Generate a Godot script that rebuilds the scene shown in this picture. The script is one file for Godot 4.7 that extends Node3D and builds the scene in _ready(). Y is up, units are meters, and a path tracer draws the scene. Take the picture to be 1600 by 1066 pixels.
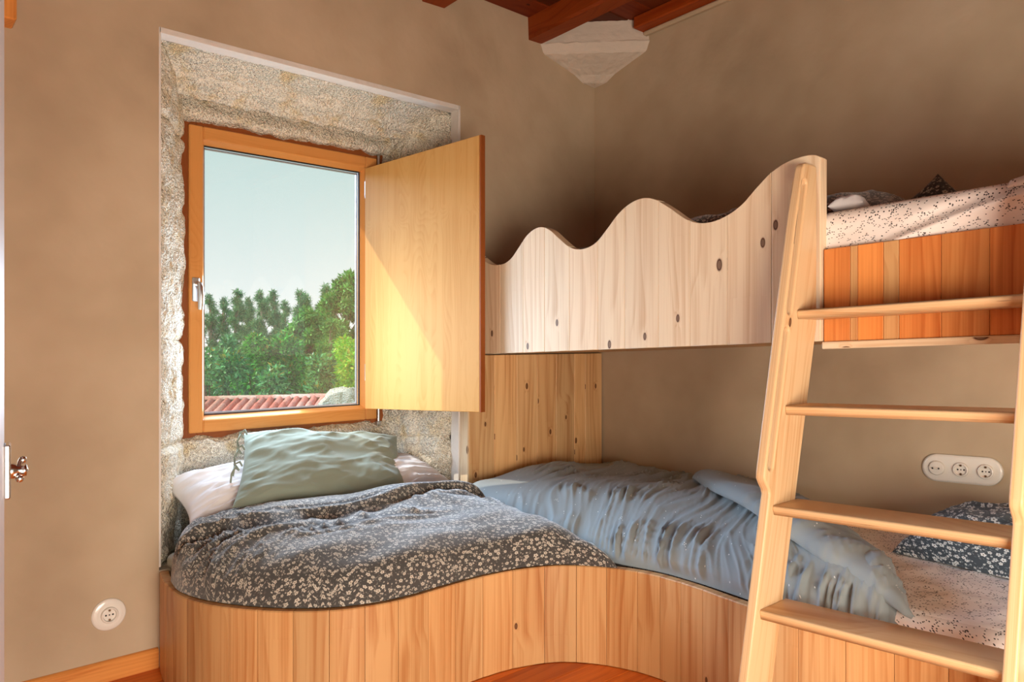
extends Node3D

# ---------------------------------------------------------------- frame
const CAM := Vector3(-2.770, 0.926, 2.487)
const RX := 0.74555
const RZ := 0.66645
const LEAN := 0.02545            # the old house is out of level: floors and furniture rise by 1.5 degrees along (RX, RZ)
const FOCAL := 1171.0
const HORIZON := 565.4

var mat := {}
var tex := {}
var rng := RandomNumberGenerator.new()

func lv(p: Vector3) -> Vector3:
	return Vector3(p.x, p.y + LEAN * ((p.x - CAM.x) * RX + (p.z - CAM.z) * RZ), p.z)

func _ready() -> void:
	setup_view()
	make_textures()
	make_materials()
	build_room()
	build_window()
	build_shutter()
	build_ceiling()
	build_fittings()
	build_bed_base()
	build_bunk()
	build_ladder()
	build_bedding()
	build_outside()

# ---------------------------------------------------------------- camera, sky, sun, large lights
func setup_view() -> void:
	var cam := Camera3D.new()
	cam.name = "camera"
	var fwd := Vector3(RZ, 0, -RX)
	cam.projection = Camera3D.PROJECTION_FRUSTUM
	cam.near = 0.05
	cam.far = 400.0
	cam.size = 0.05 * 1066.0 / FOCAL
	cam.frustum_offset = Vector2(0, 0.05 * (HORIZON - 533.0) / FOCAL)
	add_child(cam)
	cam.look_at_from_position(CAM, CAM + fwd, Vector3.UP)
	cam.current = true

	var env := Environment.new()
	env.background_mode = Environment.BG_SKY
	var sky := Sky.new()
	var sm := ProceduralSkyMaterial.new()
	sm.sky_top_color = Color(0.66, 0.81, 0.795)
	sm.sky_horizon_color = Color(1.0, 1.0, 0.99)
	sm.sky_curve = 0.13
	sm.ground_bottom_color = Color(0.42, 0.48, 0.36)
	sm.ground_horizon_color = Color(0.78, 0.80, 0.76)
	sm.sun_angle_max = 40.0
	sm.sky_energy_multiplier = 1.06
	sky.sky_material = sm
	env.sky = sky
	env.ambient_light_source = Environment.AMBIENT_SOURCE_SKY
	env.tonemap_mode = Environment.TONE_MAPPER_LINEAR
	env.tonemap_exposure = 1.0
	env.sdfgi_enabled = true
	env.ssao_enabled = true
	env.ssil_enabled = true
	var we := WorldEnvironment.new()
	we.name = "world"
	we.environment = env
	add_child(we)

	var sun := DirectionalLight3D.new()
	sun.name = "sun"
	sun.light_color = Color(1.0, 0.95, 0.86)
	sun.light_energy = 1.45
	sun.light_angular_distance = 0.6
	sun.shadow_enabled = true
	add_child(sun)
	sun.look_at_from_position(Vector3.ZERO, Vector3(1.07, -1.18, 1.0), Vector3.UP)

	# added lamps for the visible window, then an unseen lamp behind the camera
	area_light("added_sky_fill", Vector3(-3.2, 6.6, -8.8), Vector3(0.3, -0.65, 1.3), Vector2(9.0, 7.5), Color(0.75, 0.87, 1.0), 540.0)  # added lamp outside, out of view; strengthens the sky light on beds and guard
	area_light("added_window_fill", Vector3(-1.57, 1.02, -0.343), Vector3(0, -0.001, 1), Vector2(0.38, 0.50), Color(0.82, 0.91, 1.0), 1.5)  # added lamp in the window plane; brightens stone, bedding and wall under the bunk
	area_light("unseen_room_light", Vector3(-2.50, 0.47, 3.30), Vector3(0.5, 0.04, -1), Vector2(1.2, 0.80), Color(1.0, 0.95, 0.88), 8.6)  # out of view, placed low to light the left wall and under the bunk

func area_light(called: String, at: Vector3, towards: Vector3, size: Vector2, color: Color, energy: float) -> void:
	var l := AreaLight3D.new()
	l.name = called
	l.area_size = size
	l.light_color = color
	l.light_energy = energy
	l.area_normalize_energy = true
	l.area_range = 40.0
	l.shadow_enabled = true
	add_child(l)
	l.look_at_from_position(lv(at), lv(at) + towards, Vector3.UP)

# ---------------------------------------------------------------- mesh builder
class MB:
	var p := PackedVector3Array()
	var uv := PackedVector2Array()
	var ix := PackedInt32Array()
	func vert(a: Vector3, t := Vector2.ZERO) -> int:
		p.append(a)
		uv.append(t)
		return p.size() - 1
	func tri(a: int, b: int, c: int) -> void:
		ix.append(a); ix.append(b); ix.append(c)
	# flat polygon, corners anticlockwise seen from outside
	func poly(c: Array) -> void:
		var n := p.size()
		for k in c.size():
			vert(c[k])
		for k in range(1, c.size() - 1):
			tri(n, n + k, n + k + 1)
	# grid of points [row][column]; outside is where d/dcolumn x d/drow points
	func grid(pts: Array, uvs = null, close_u := false) -> void:
		var n := p.size()
		var h: int = pts.size()
		var w: int = pts[0].size()
		for r in h:
			for c in w:
				vert(pts[r][c], uvs[r][c] if uvs else Vector2(float(c) / w, float(r) / h))
		for r in h - 1:
			for c in (w if close_u else w - 1):
				var d := (c + 1) % w
				tri(n + r * w + c, n + r * w + d, n + (r + 1) * w + d)
				tri(n + r * w + c, n + (r + 1) * w + d, n + (r + 1) * w + c)
	# box with chamfered edges
	func box(a: Vector3, b: Vector3, e := 0.003) -> void:
		var lo := a.min(b)
		var hi := a.max(b)
		e = minf(e, 0.45 * minf(hi.x - lo.x, minf(hi.y - lo.y, hi.z - lo.z)))
		var g := func(sx: int, sy: int, sz: int, ax: int) -> Vector3:
			var v := Vector3(hi.x if sx > 0 else lo.x, hi.y if sy > 0 else lo.y, hi.z if sz > 0 else lo.z)
			if ax != 0: v.x -= e * sx
			if ax != 1: v.y -= e * sy
			if ax != 2: v.z -= e * sz
			return v
		for ax in 3:
			var u := (ax + 1) % 3
			var w := (ax + 2) % 3
			for s in [-1, 1]:
				var q := []
				for st in [[-1, -1], [1, -1], [1, 1], [-1, 1]]:
					var k := [0, 0, 0]
					k[ax] = s; k[u] = st[0]; k[w] = st[1]
					q.append(g.call(k[0], k[1], k[2], ax))
				if s < 0: q.reverse()
				poly(q)
			if e > 0.0:
				for su in [-1, 1]:
					for sw in [-1, 1]:
						var k0 := [0, 0, 0]
						k0[ax] = -1; k0[u] = su; k0[w] = sw
						var k1 := k0.duplicate()
						k1[ax] = 1
						var q := [g.call(k0[0], k0[1], k0[2], u), g.call(k1[0], k1[1], k1[2], u), g.call(k1[0], k1[1], k1[2], w), g.call(k0[0], k0[1], k0[2], w)]
						if su * sw > 0: q.reverse()
						poly(q)
		if e > 0.0:
			for sx in [-1, 1]:
				for sy in [-1, 1]:
					for sz in [-1, 1]:
						var q := [g.call(sx, sy, sz, 0), g.call(sx, sy, sz, 1), g.call(sx, sy, sz, 2)]
						if sx * sy * sz < 0: q.reverse()
						poly(q)
	# prism of a plan polygon with rounded rims; at(u, v, w) gives the point, w from 0 to thick
	func prism(outline: PackedVector2Array, holes: Array, at: Callable, thick: float, r: float, steps := 3) -> void:
		var rings := [outline]
		rings.append_array(holes)
		var sense := []
		for k in rings.size():
			var area := 0.0
			var c: PackedVector2Array = rings[k]
			for i in c.size():
				area += c[i].cross(c[(i + 1) % c.size()])
			sense.append(area > 0.0)
			if (k == 0) != (area > 0.0):
				c.reverse()
				rings[k] = c
		var inner := []
		for k in rings.size():
			var c: PackedVector2Array = rings[k]
			var nrm := PackedVector2Array()
			for i in c.size():
				var a := (c[i] - c[(i - 1 + c.size()) % c.size()]).normalized()
				var b := (c[(i + 1) % c.size()] - c[i]).normalized()
				var m := (a + b)
				m = m.normalized() if m.length() > 0.01 else a
				var nn := Vector2(-m.y, m.x)
				nrm.append(nn * minf(1.0 / maxf(0.35, nn.dot(Vector2(-a.y, a.x))), 2.0))
			var rows := []
			for side in 2:
				for s in steps + 1:
					var th := PI / 2 * s / steps
					var inset := r * (1.0 - (sin(th) if side == 0 else cos(th)))
					var w := r * (1.0 - cos(th)) if side == 0 else thick - r * (1.0 - sin(th))
					var row := []
					for i in c.size():
						var q := c[i] + nrm[i] * inset
						row.append(at.call(q.x, q.y, w))
					rows.append(row)
			grid(rows, null, true)
			var cap := PackedVector2Array()
			for i in c.size():
				cap.append(c[i] + nrm[i] * r)
			inner.append(cap)
		# caps: a hair-thin slit joins each hole to the rim, then triangulate
		var loop: PackedVector2Array = inner[0]
		for k in range(1, inner.size()):
			var h: PackedVector2Array = inner[k]
			var c := Vector2.ZERO
			for q in h: c += q / h.size()
			var hit := loop[0]
			for i in loop.size():
				var q := Geometry2D.get_closest_point_to_segment(c, loop[i], loop[(i + 1) % loop.size()])
				if q.distance_squared_to(c) < hit.distance_squared_to(c): hit = q
			var d := (hit - c).normalized()
			var side := Vector2(-d.y, d.x) * 5e-5
			var far := hit + d * 0.01
			for cut in [PackedVector2Array([c - side, far - side, far + side, c + side]), h]:
				var parts := Geometry2D.clip_polygons(loop, cut)
				var big := 0
				for m in parts.size():
					if parts[m].size() > parts[big].size(): big = m
				loop = parts[big]
		var tr := Geometry2D.triangulate_polygon(loop)
		for w in [0.0, thick]:
			var n := p.size()
			for q in loop:
				vert(at.call(q.x, q.y, w))
			for i in range(0, tr.size(), 3):
				var a := tr[i]
				var b := tr[i + 1]
				var c := tr[i + 2]
				var up := (loop[b] - loop[a]).cross(loop[c] - loop[a]) > 0.0
				if up == (w > 0.0): tri(n + a, n + b, n + c)
				else: tri(n + a, n + c, n + b)
	# surface of revolution; profile of (radius, height) from bottom to top, doubled points make sharp edges
	func lathe(profile: Array, t: Transform3D, seg := 32) -> void:
		var rows := []
		for q in profile:
			if q == null:
				if rows.size() > 1: grid(rows, null, true)
				rows = []
				continue
			var row := []
			for k in seg:
				var a := TAU * k / seg
				row.append(t * Vector3(cos(a) * q[0], q[1], -sin(a) * q[0]))
			rows.append(row)
		if rows.size() > 1: grid(rows, null, true)
	func tube(path: Array, radii, seg := 10) -> void:
		var rows := []
		var prev := Vector3.UP
		for k in path.size():
			var d: Vector3 = (path[mini(k + 1, path.size() - 1)] - path[maxi(k - 1, 0)]).normalized()
			if k == 0:
				prev = d.cross(Vector3(0.31, 0.9, 0.17)).normalized()
			var a := (prev - d * prev.dot(d)).normalized()
			prev = a
			var b := d.cross(a)
			var row := []
			var r: float = radii[k] if radii is Array else radii
			for s in seg:
				var th := TAU * s / seg
				row.append(path[k] + (a * cos(th) + b * sin(th)) * r)
			rows.append(row)
		grid(rows, null, true)
		for e in [0, rows.size() - 1]:
			var c: Array = rows[e].duplicate()
			if e == 0: c.reverse()
			poly(c)
	# wood: u across, v along the grain, in metres
	func grain(from: int, along: Vector3, off := Vector2.ZERO) -> void:
		var seen := {}
		for i in range(0, ix.size(), 3):
			if ix[i] < from: continue
			var nn := (p[ix[i + 1]] - p[ix[i]]).cross(p[ix[i + 2]] - p[ix[i]])
			for k in 3:
				seen[ix[i + k]] = seen.get(ix[i + k], Vector3.ZERO) + nn
		for v in seen:
			var nn: Vector3 = seen[v].normalized()
			var ac := along.cross(nn)
			if ac.length() < 0.3: ac = along.cross(Vector3(0.3, 0.5, 0.8))
			# snap to the main axes so that a plank keeps one pattern per face
			ac = ac.normalized()
			uv[v] = Vector2(p[v].dot(ac), p[v].dot(along)) + off
	func mesh(shift := Vector3.ZERO, lean = null) -> ArrayMesh:
		var v := PackedVector3Array()
		v.resize(p.size())
		for i in p.size():
			v[i] = (lean.call(p[i]) if lean else p[i]) - shift
		var n := PackedVector3Array()
		n.resize(p.size())
		for i in range(0, ix.size(), 3):
			var f := (v[ix[i + 1]] - v[ix[i]]).cross(v[ix[i + 2]] - v[ix[i]])
			n[ix[i]] += f; n[ix[i + 1]] += f; n[ix[i + 2]] += f
		for i in n.size():
			n[i] = n[i].normalized() if n[i].length_squared() > 0.0 else Vector3.UP
		var w := ix.duplicate()
		for i in range(0, w.size(), 3):
			var s := w[i + 1]
			w[i + 1] = w[i + 2]
			w[i + 2] = s
		var arr := []
		arr.resize(Mesh.ARRAY_MAX)
		arr[Mesh.ARRAY_VERTEX] = v
		arr[Mesh.ARRAY_NORMAL] = n
		arr[Mesh.ARRAY_TEX_UV] = uv
		arr[Mesh.ARRAY_INDEX] = w
		var m := ArrayMesh.new()
		m.add_surface_from_arrays(Mesh.PRIMITIVE_TRIANGLES, arr)
		return m

# ---------------------------------------------------------------- nodes
var names := {}
func numbered(called: String) -> String:
	var n: int = names.get(called, 0)
	names[called] = n + 1
	return called if n == 0 else "%s_%03d" % [called, n]

func tag(o: Node, label: String, category := "", group := "", kind := "") -> void:
	if label: o.set_meta("label", label)
	if category: o.set_meta("category", category)
	if group: o.set_meta("group", group)
	if kind: o.set_meta("kind", kind)

# a Node3D at a thing's base (given out of the level frame)
func thing(called: String, label: String, category: String, at: Vector3, group := "") -> Node3D:
	var o := Node3D.new()
	o.name = numbered(called)
	add_child(o)
	o.position = lv(at)
	tag(o, label, category, group)
	return o

func where(o: Node) -> Vector3:
	var s := Vector3.ZERO
	while o != self and o is Node3D:
		s += o.position
		o = o.get_parent()
	return s

func put(called: String, mb: MB, m: Material, parent: Node = self) -> MeshInstance3D:
	var o := MeshInstance3D.new()
	o.name = numbered(called) if parent == self else called
	o.mesh = mb.mesh(where(parent), lv)
	o.material_override = m
	parent.add_child(o, true)
	return o

func struct(called: String, mb: MB, m: Material, label := "") -> MeshInstance3D:
	var o := put(called, mb, m)
	tag(o, label, "", "", "structure")
	return o

func rnd(a: float, b: float) -> float:
	return rng.randf_range(a, b)

# ---------------------------------------------------------------- textures
func noise_bytes(w: int, h: int, freq: float, octaves: int, sd: int, kind := FastNoiseLite.TYPE_SIMPLEX_SMOOTH, stretch := 1) -> PackedByteArray:
	var n := FastNoiseLite.new()
	n.noise_type = kind
	n.seed = sd
	n.frequency = freq
	n.fractal_octaves = octaves
	n.fractal_type = FastNoiseLite.FRACTAL_FBM if octaves > 1 else FastNoiseLite.FRACTAL_NONE
	var im: Image = n.get_seamless_image(w, maxi(h / stretch, 8))
	if im.get_height() != h:
		im.resize(w, h, Image.INTERPOLATE_CUBIC)
	im.convert(Image.FORMAT_L8)
	return im.get_data()

func to_tex(data: PackedByteArray, w: int, h: int, f := Image.FORMAT_RGB8) -> ImageTexture:
	return ImageTexture.create_from_image(Image.create_from_data(w, h, false, f, data))

# pine: growth rings run along v; knots are [x, y, radius] in pixels
func pine(sd: int, light: Color, dark: Color, rings: int, wander: float, knots: Array, contrast := 1.0) -> ImageTexture:
	var w := 512
	var h := 1024
	var warp := noise_bytes(w, h, 0.0045, 2, sd, FastNoiseLite.TYPE_SIMPLEX_SMOOTH, 4)
	var fine := noise_bytes(w, h, 0.12, 2, sd + 1, FastNoiseLite.TYPE_SIMPLEX_SMOOTH, 64)
	var tone := noise_bytes(w, h, 0.014, 2, sd + 2, FastNoiseLite.TYPE_SIMPLEX_SMOOTH, 16)
	var out := PackedByteArray()
	out.resize(w * h * 3)
	var push := PackedFloat32Array()
	push.resize(w * h)
	var burn := PackedFloat32Array()
	burn.resize(w * h)
	for k in knots:
		var r: float = k[2]
		for dy in range(-int(r * 9), int(r * 9)):
			for dx in range(-int(r * 4), int(r * 4)):
				var e := sqrt(dx * dx / (r * r) + dy * dy / (r * r * 2.6))
				var i := posmod(int(k[1]) + dy, h) * w + posmod(int(k[0]) + dx, w)
				push[i] += 2.2 * exp(-e * e * 0.35) * signf(dx + 0.1) * minf(1.0, absf(dx) / r)
				if e < 1.6: burn[i] = maxf(burn[i], maxf(0.62 * (1.0 - smoothstep(0.75, 1.0, e)), 0.92 * exp(-pow((e - 0.88) / 0.24, 2.0))))
	for i in w * h:
		var x := i % w
		var ph := float(x) * rings / w + (warp[i] / 255.0 - 0.5) * wander + push[i]
		var t := ph - floorf(ph)
		var ring := t * t * (1.0 - smoothstep(0.80, 1.0, t)) * 1.1 * (0.35 + tone[i] / 255.0)
		var v := clampf((ring * 0.62 + (fine[i] / 255.0 - 0.5) * 0.55 + (tone[i] / 255.0 - 0.42) * 0.75) * contrast, 0.0, 1.0)
		var b := burn[i]
		var r0 := lerpf(light.r, dark.r, v)
		var g0 := lerpf(light.g, dark.g, v)
		var b0 := lerpf(light.b, dark.b, v)
		out[i * 3] = int(255.0 * lerpf(r0, 0.27, b))
		out[i * 3 + 1] = int(255.0 * lerpf(g0, 0.14, b))
		out[i * 3 + 2] = int(255.0 * lerpf(b0, 0.08, b))
	return to_tex(out, w, h)

class Cloth:
	var w: int
	var d: PackedByteArray
	func _init(side: int, c: Color) -> void:
		w = side
		var im := Image.create_empty(side, side, false, Image.FORMAT_RGB8)
		im.fill(c)
		d = im.get_data()
	func blob(cx: float, cy: float, rx: float, ry: float, ang: float, c: Color, a := 1.0) -> void:
		var m := int(ceil(maxf(rx, ry))) + 1
		var ca := cos(ang)
		var sa := sin(ang)
		for y in range(int(cy) - m, int(cy) + m + 1):
			for x in range(int(cx) - m, int(cx) + m + 1):
				var u := ((x - cx) * ca + (y - cy) * sa) / rx
				var v := (-(x - cx) * sa + (y - cy) * ca) / ry
				var e := sqrt(u * u + v * v)
				var k := clampf((1.0 - e) * minf(rx, ry) + 0.5, 0.0, 1.0) * a
				if k > 0.0:
					var i := (posmod(y, w) * w + posmod(x, w)) * 3
					d[i] = int(lerpf(d[i], c.r8, k))
					d[i + 1] = int(lerpf(d[i + 1], c.g8, k))
					d[i + 2] = int(lerpf(d[i + 2], c.b8, k))
	func texture() -> ImageTexture:
		return ImageTexture.create_from_image(Image.create_from_data(w, w, false, Image.FORMAT_RGB8, d))

func flowers(base: Color, petal: Color, leaf: Color, sd: int) -> ImageTexture:
	rng.seed = sd
	var c := Cloth.new(640, base)
	for k in 1500:
		c.blob(rnd(0, 640), rnd(0, 640), rnd(3, 7), rnd(0.9, 2.0), rnd(0, TAU), leaf.lerp(petal, rnd(0.0, 0.35)), 0.75)
	var spots := []
	for k in 1500:
		var q := Vector2(rnd(0, 640), rnd(0, 640))
		var r := rnd(3.2, 6.0) if rng.randf() < 0.5 else rnd(7.5, 12.5)
		var free := true
		for s in spots:
			var e := Vector2(fposmod(absf(q.x - s.x) + 320.0, 640.0) - 320.0, fposmod(absf(q.y - s.y) + 320.0, 640.0) - 320.0)
			if e.length() < (r + s.z) * 0.86: free = false; break
		if not free: continue
		spots.append(Vector3(q.x, q.y, r))
		var ang := rnd(0, TAU)
		var col := petal.lerp(leaf, rnd(0.0, 0.25))
		var squash := rnd(0.75, 1.0)
		for j in 5:
			var a := ang + TAU * j / 5
			var o := Vector2(cos(a), sin(a) * squash) * r * 0.58
			c.blob(q.x + o.x, q.y + o.y, r * 0.48, r * 0.38, a, col, 0.95)
		c.blob(q.x, q.y, r * 0.26, r * 0.26, 0, base.lerp(Color(0.45, 0.36, 0.24), 0.5), 0.9)
	return c.texture()

func dots(base: Color, dot: Color, n: int, r0: float, r1: float, sd: int) -> ImageTexture:
	rng.seed = sd
	var c := Cloth.new(512, base)
	var at := Vector2(256, 256)
	for k in n:
		if rng.randf() < 0.8: at = Vector2(rnd(0, 512), rnd(0, 512))
		else: at += Vector2(rnd(9, 17), 0).rotated(rnd(0, TAU))
		var r := rnd(r0, r1)
		c.blob(at.x, at.y, r, r * rnd(0.8, 1.0), rnd(0, TAU), dot, rnd(0.75, 1.0))
	return c.texture()

func granite() -> Array:
	var w := 512
	var a := noise_bytes(w, w, 0.09, 2, 11)
	var b := noise_bytes(w, w, 0.20, 1, 12)
	var c := noise_bytes(w, w, 0.004, 4, 13)
	var e := noise_bytes(w, w, 0.05, 3, 14)
	var out := PackedByteArray()
	out.resize(w * w * 3)
	var hgt := PackedByteArray()
	hgt.resize(w * w)
	for i in w * w:
		var v := 0.85 + (a[i] / 255.0 - 0.5) * 0.34 + (e[i] / 255.0 - 0.5) * 0.22
		var s := b[i] / 255.0
		if s > 0.70: v += 0.16
		if s < 0.22: v *= 0.62
		var o := smoothstep(0.52, 0.92, c[i] / 255.0)
		var r := v * lerpf(1.0, 0.96, o)
		var g := v * lerpf(0.955, 0.86, o)
		var bl := v * lerpf(0.875, 0.69, o)
		out[i * 3] = clampi(int(r * 255), 0, 255)
		out[i * 3 + 1] = clampi(int(g * 255), 0, 255)
		out[i * 3 + 2] = clampi(int(bl * 255), 0, 255)
		hgt[i] = clampi(int(e[i] * 0.62 + a[i] * 0.25 + b[i] * 0.13), 0, 255)
	return [to_tex(out, w, w), to_tex(hgt, w, w, Image.FORMAT_L8)]

func mottle(sd: int, c0: Color, c1: Color, c2: Color, freq: float, side := 512) -> ImageTexture:
	var a := noise_bytes(side, side, freq, 4, sd)
	var b := noise_bytes(side, side, freq * 3.1, 3, sd + 5)
	var out := PackedByteArray()
	out.resize(side * side * 3)
	for i in side * side:
		var t := clampf(a[i] / 255.0 * 0.75 + b[i] / 255.0 * 0.25, 0, 1)
		var c := c0.lerp(c1, t * 2.0) if t < 0.5 else c1.lerp(c2, t * 2.0 - 1.0)
		out[i * 3] = c.r8
		out[i * 3 + 1] = c.g8
		out[i * 3 + 2] = c.b8
	return to_tex(out, side, side)

func make_textures() -> void:
	tex.pine_clear = pine(21, Color(0.93, 0.80, 0.64), Color(0.80, 0.58, 0.38), 26, 3.0, [[150, 300, 8], [400, 760, 6]], 0.75)
	tex.pine_knotty = pine(31, Color(0.93, 0.82, 0.68), Color(0.76, 0.58, 0.42), 15, 2.4, [[60, 130, 7], [190, 420, 8], [330, 250, 6], [440, 610, 9], [120, 780, 7], [280, 900, 8], [210, 150, 6], [380, 800, 6], [30, 560, 6], [480, 330, 6]], 0.6)
	tex.pine_knots = pine(37, Color(0.92, 0.80, 0.64), Color(0.72, 0.51, 0.33), 15, 2.2, [[60, 90, 6], [75, 330, 5], [190, 420, 7], [330, 250, 6], [440, 610, 7], [120, 780, 6], [280, 900, 7], [210, 150, 5], [385, 820, 6], [480, 380, 6], [30, 560, 6], [260, 640, 5], [350, 480, 5], [150, 980, 6]], 0.75)
	tex.pine_streak = pine(41, Color(0.90, 0.74, 0.56), Color(0.74, 0.50, 0.31), 14, 1.6, [[90, 620, 5]], 0.8)
	tex.ply = pine(51, Color(0.93, 0.83, 0.66), Color(0.86, 0.72, 0.52), 9, 11.0, [], 0.8)
	tex.floral = flowers(Color(0.285, 0.275, 0.27), Color(0.80, 0.765, 0.71), Color(0.47, 0.46, 0.43), 61)
	tex.floral_blue = flowers(Color(0.26, 0.29, 0.31), Color(0.86, 0.87, 0.86), Color(0.45, 0.50, 0.52), 62)
	tex.sheet = dots(Color(0.92, 0.89, 0.87), Color(0.13, 0.12, 0.12), 560, 2.6, 4.2, 63)
	tex.grey = dots(Color(0.54, 0.565, 0.57), Color(0.90, 0.91, 0.90), 26, 2.4, 3.4, 64)
	var g := granite()
	tex.granite = g[0]
	tex.granite_h = g[1]
	tex.plaster = mottle(71, Color(0.675, 0.59, 0.49), Color(0.735, 0.65, 0.545), Color(0.785, 0.705, 0.605), 0.006)
	tex.tile = mottle(75, Color(0.72, 0.60, 0.56), Color(0.92, 0.88, 0.86), Color(1.0, 1.0, 1.0), 0.05, 256)
	tex.rough_h = to_tex(noise_bytes(512, 512, 0.02, 5, 81), 512, 512, Image.FORMAT_L8)
	tex.cloth_h = to_tex(noise_bytes(512, 512, 0.012, 4, 82), 512, 512, Image.FORMAT_L8)

# ---------------------------------------------------------------- materials
func plain(c: Color, rough := 0.6, metal := 0.0) -> StandardMaterial3D:
	var m := StandardMaterial3D.new()
	m.albedo_color = c
	m.roughness = rough
	m.metallic = metal
	return m

# wood: uv in metres, one tile is 0.45 m across and 1.1 m along
func wood(t: String, c: Color, rough := 0.45) -> StandardMaterial3D:
	var m := plain(c, rough)
	m.albedo_texture = tex[t]
	m.uv1_scale = Vector3(1.0 / 0.45, 1.0 / 1.1, 1)
	m.metallic_specular = 0.35
	return m

func woods(t: String, c: Color, spread: float, n: int, rough := 0.45) -> Array:
	var a := []
	for k in n:
		var f := 1.0 + spread * (2.0 * k / maxf(1.0, n - 1) - 1.0)
		var h := 0.05 * spread * (1 if k % 2 else -1) * 4.0
		a.append(wood(t, Color(minf(1, c.r * f), clampf(c.g * f * (1.0 - h), 0, 1), clampf(c.b * f * (1.0 - 2.0 * h), 0, 1)), rough))
	return a

func cloth(t: String, tile: float, c := Color.WHITE, sheen := 0.3) -> StandardMaterial3D:
	var m := plain(c, 0.9)
	if t: m.albedo_texture = tex[t]
	m.uv1_scale = Vector3(1.0 / tile, 1.0 / tile, 1)
	m.metallic_specular = 0.2
	m.rim_enabled = true
	m.rim = sheen
	m.rim_tint = 0.0
	return m

func tri(t: String, h: String, scale: float, hscale: float, c := Color.WHITE, rough := 0.9) -> StandardMaterial3D:
	var m := plain(c, rough)
	if t: m.albedo_texture = tex[t]
	m.uv1_triplanar = true
	m.uv1_world_triplanar = true
	m.uv1_triplanar_sharpness = 4.0
	m.uv1_scale = Vector3.ONE * scale
	m.metallic_specular = 0.2
	if h:
		m.heightmap_enabled = true
		m.heightmap_texture = tex[h]
		m.heightmap_scale = hscale
	return m

func make_materials() -> void:
	rng.seed = 5
	mat.plaster = tri("plaster", "rough_h", 0.45, 0.4)
	mat.white_plaster = tri("", "rough_h", 1.2, 0.5, Color(0.86, 0.83, 0.80))
	mat.white_stone = tri("", "rough_h", 1.4, 0.5, Color(0.84, 0.78, 0.72))
	mat.granite = tri("granite", "granite_h", 2.6, 1.6)
	mat.sash = wood("ply", Color(0.88, 0.68, 0.48), 0.35)
	mat.frame = wood("ply", Color(0.60, 0.38, 0.25), 0.4)
	mat.shutter = wood("ply", Color(0.86, 0.72, 0.53), 0.55)
	mat.shutter.metallic_specular = 0.25
	mat.shutter_edge = wood("ply", Color(0.62, 0.38, 0.22), 0.5)
	mat.base = woods("pine_streak", Color(0.90, 0.85, 0.77), 0.04, 4, 0.42)
	mat.wave = woods("pine_knotty", Color(0.95, 0.97, 0.99), 0.02, 4, 0.45)
	mat.panel = woods("pine_knots", Color(0.96, 0.88, 0.78), 0.05, 4, 0.5)
	mat.red = woods("pine_streak", Color(0.95, 0.75, 0.56), 0.08, 4, 0.45)
	mat.ladder = woods("pine_clear", Color(0.93, 0.91, 0.87), 0.02, 2, 0.3)
	mat.floor = woods("pine_streak", Color(0.92, 0.60, 0.32), 0.14, 4, 0.3)
	mat.ceiling = woods("pine_streak", Color(0.46, 0.24, 0.13), 0.16, 4, 0.6)
	mat.beam = woods("pine_streak", Color(0.66, 0.36, 0.16), 0.05, 2, 0.55)
	mat.skirting = wood("pine_streak", Color(0.98, 0.80, 0.56), 0.4)
	mat.porcelain = plain(Color(0.90, 0.87, 0.83), 0.15)
	mat.hole = plain(Color(0.03, 0.03, 0.03), 0.7)
	mat.brass = plain(Color(0.55, 0.45, 0.35), 0.35, 1.0)
	mat.chrome = plain(Color(0.86, 0.85, 0.84), 0.18, 1.0)
	mat.steel = plain(Color(0.80, 0.80, 0.80), 0.3, 1.0)
	mat.gasket = plain(Color(0.12, 0.13, 0.16), 0.5)
	mat.spacer = plain(Color(0.75, 0.76, 0.80), 0.3, 0.6)
	mat.white_paint = plain(Color(0.80, 0.80, 0.82), 0.4)
	mat.floral = cloth("floral", 0.33, Color.WHITE, 0.9)
	mat.floral_blue = cloth("floral_blue", 0.36)
	mat.sheet = cloth("sheet", 0.24)
	mat.grey = cloth("grey", 0.40)
	mat.green = cloth("", 1.0, Color(0.54, 0.57, 0.51))
	mat.white_cloth = cloth("", 1.0, Color(0.90, 0.88, 0.88))
	mat.mattress = cloth("", 1.0, Color(0.72, 0.78, 0.78))
	var glass := plain(Color(0.96, 0.98, 0.98, 0.03), 0.0)
	glass.transparency = BaseMaterial3D.TRANSPARENCY_ALPHA
	mat.glass = glass

# a grid whose outside faces the given point
func grid_facing(mb: MB, pts: Array, uvs, eye: Vector3) -> void:
	var s := 0.0
	for r in pts.size() - 1:
		for c in pts[0].size() - 1:
			var a: Vector3 = pts[r][c]
			s += (pts[r][c + 1] - a).cross(pts[r + 1][c] - a).dot(eye - a)
	if s < 0.0:
		pts = pts.duplicate()
		pts.reverse()
		if uvs:
			uvs = uvs.duplicate()
			uvs.reverse()
	mb.grid(pts, uvs)

func boxes(list: Array, e := 0.0) -> MB:
	var mb := MB.new()
	for b in list:
		mb.box(b[0], b[1], e)
	return mb

func plank(parent: Node, called: String, a: Vector3, b: Vector3, along: Vector3, m: Material, e := 0.002) -> MeshInstance3D:
	var mb := MB.new()
	mb.box(a, b, e)
	mb.grain(0, along, Vector2(rnd(0, 3), rnd(0, 3)))
	return put(called, mb, m, parent)

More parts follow.
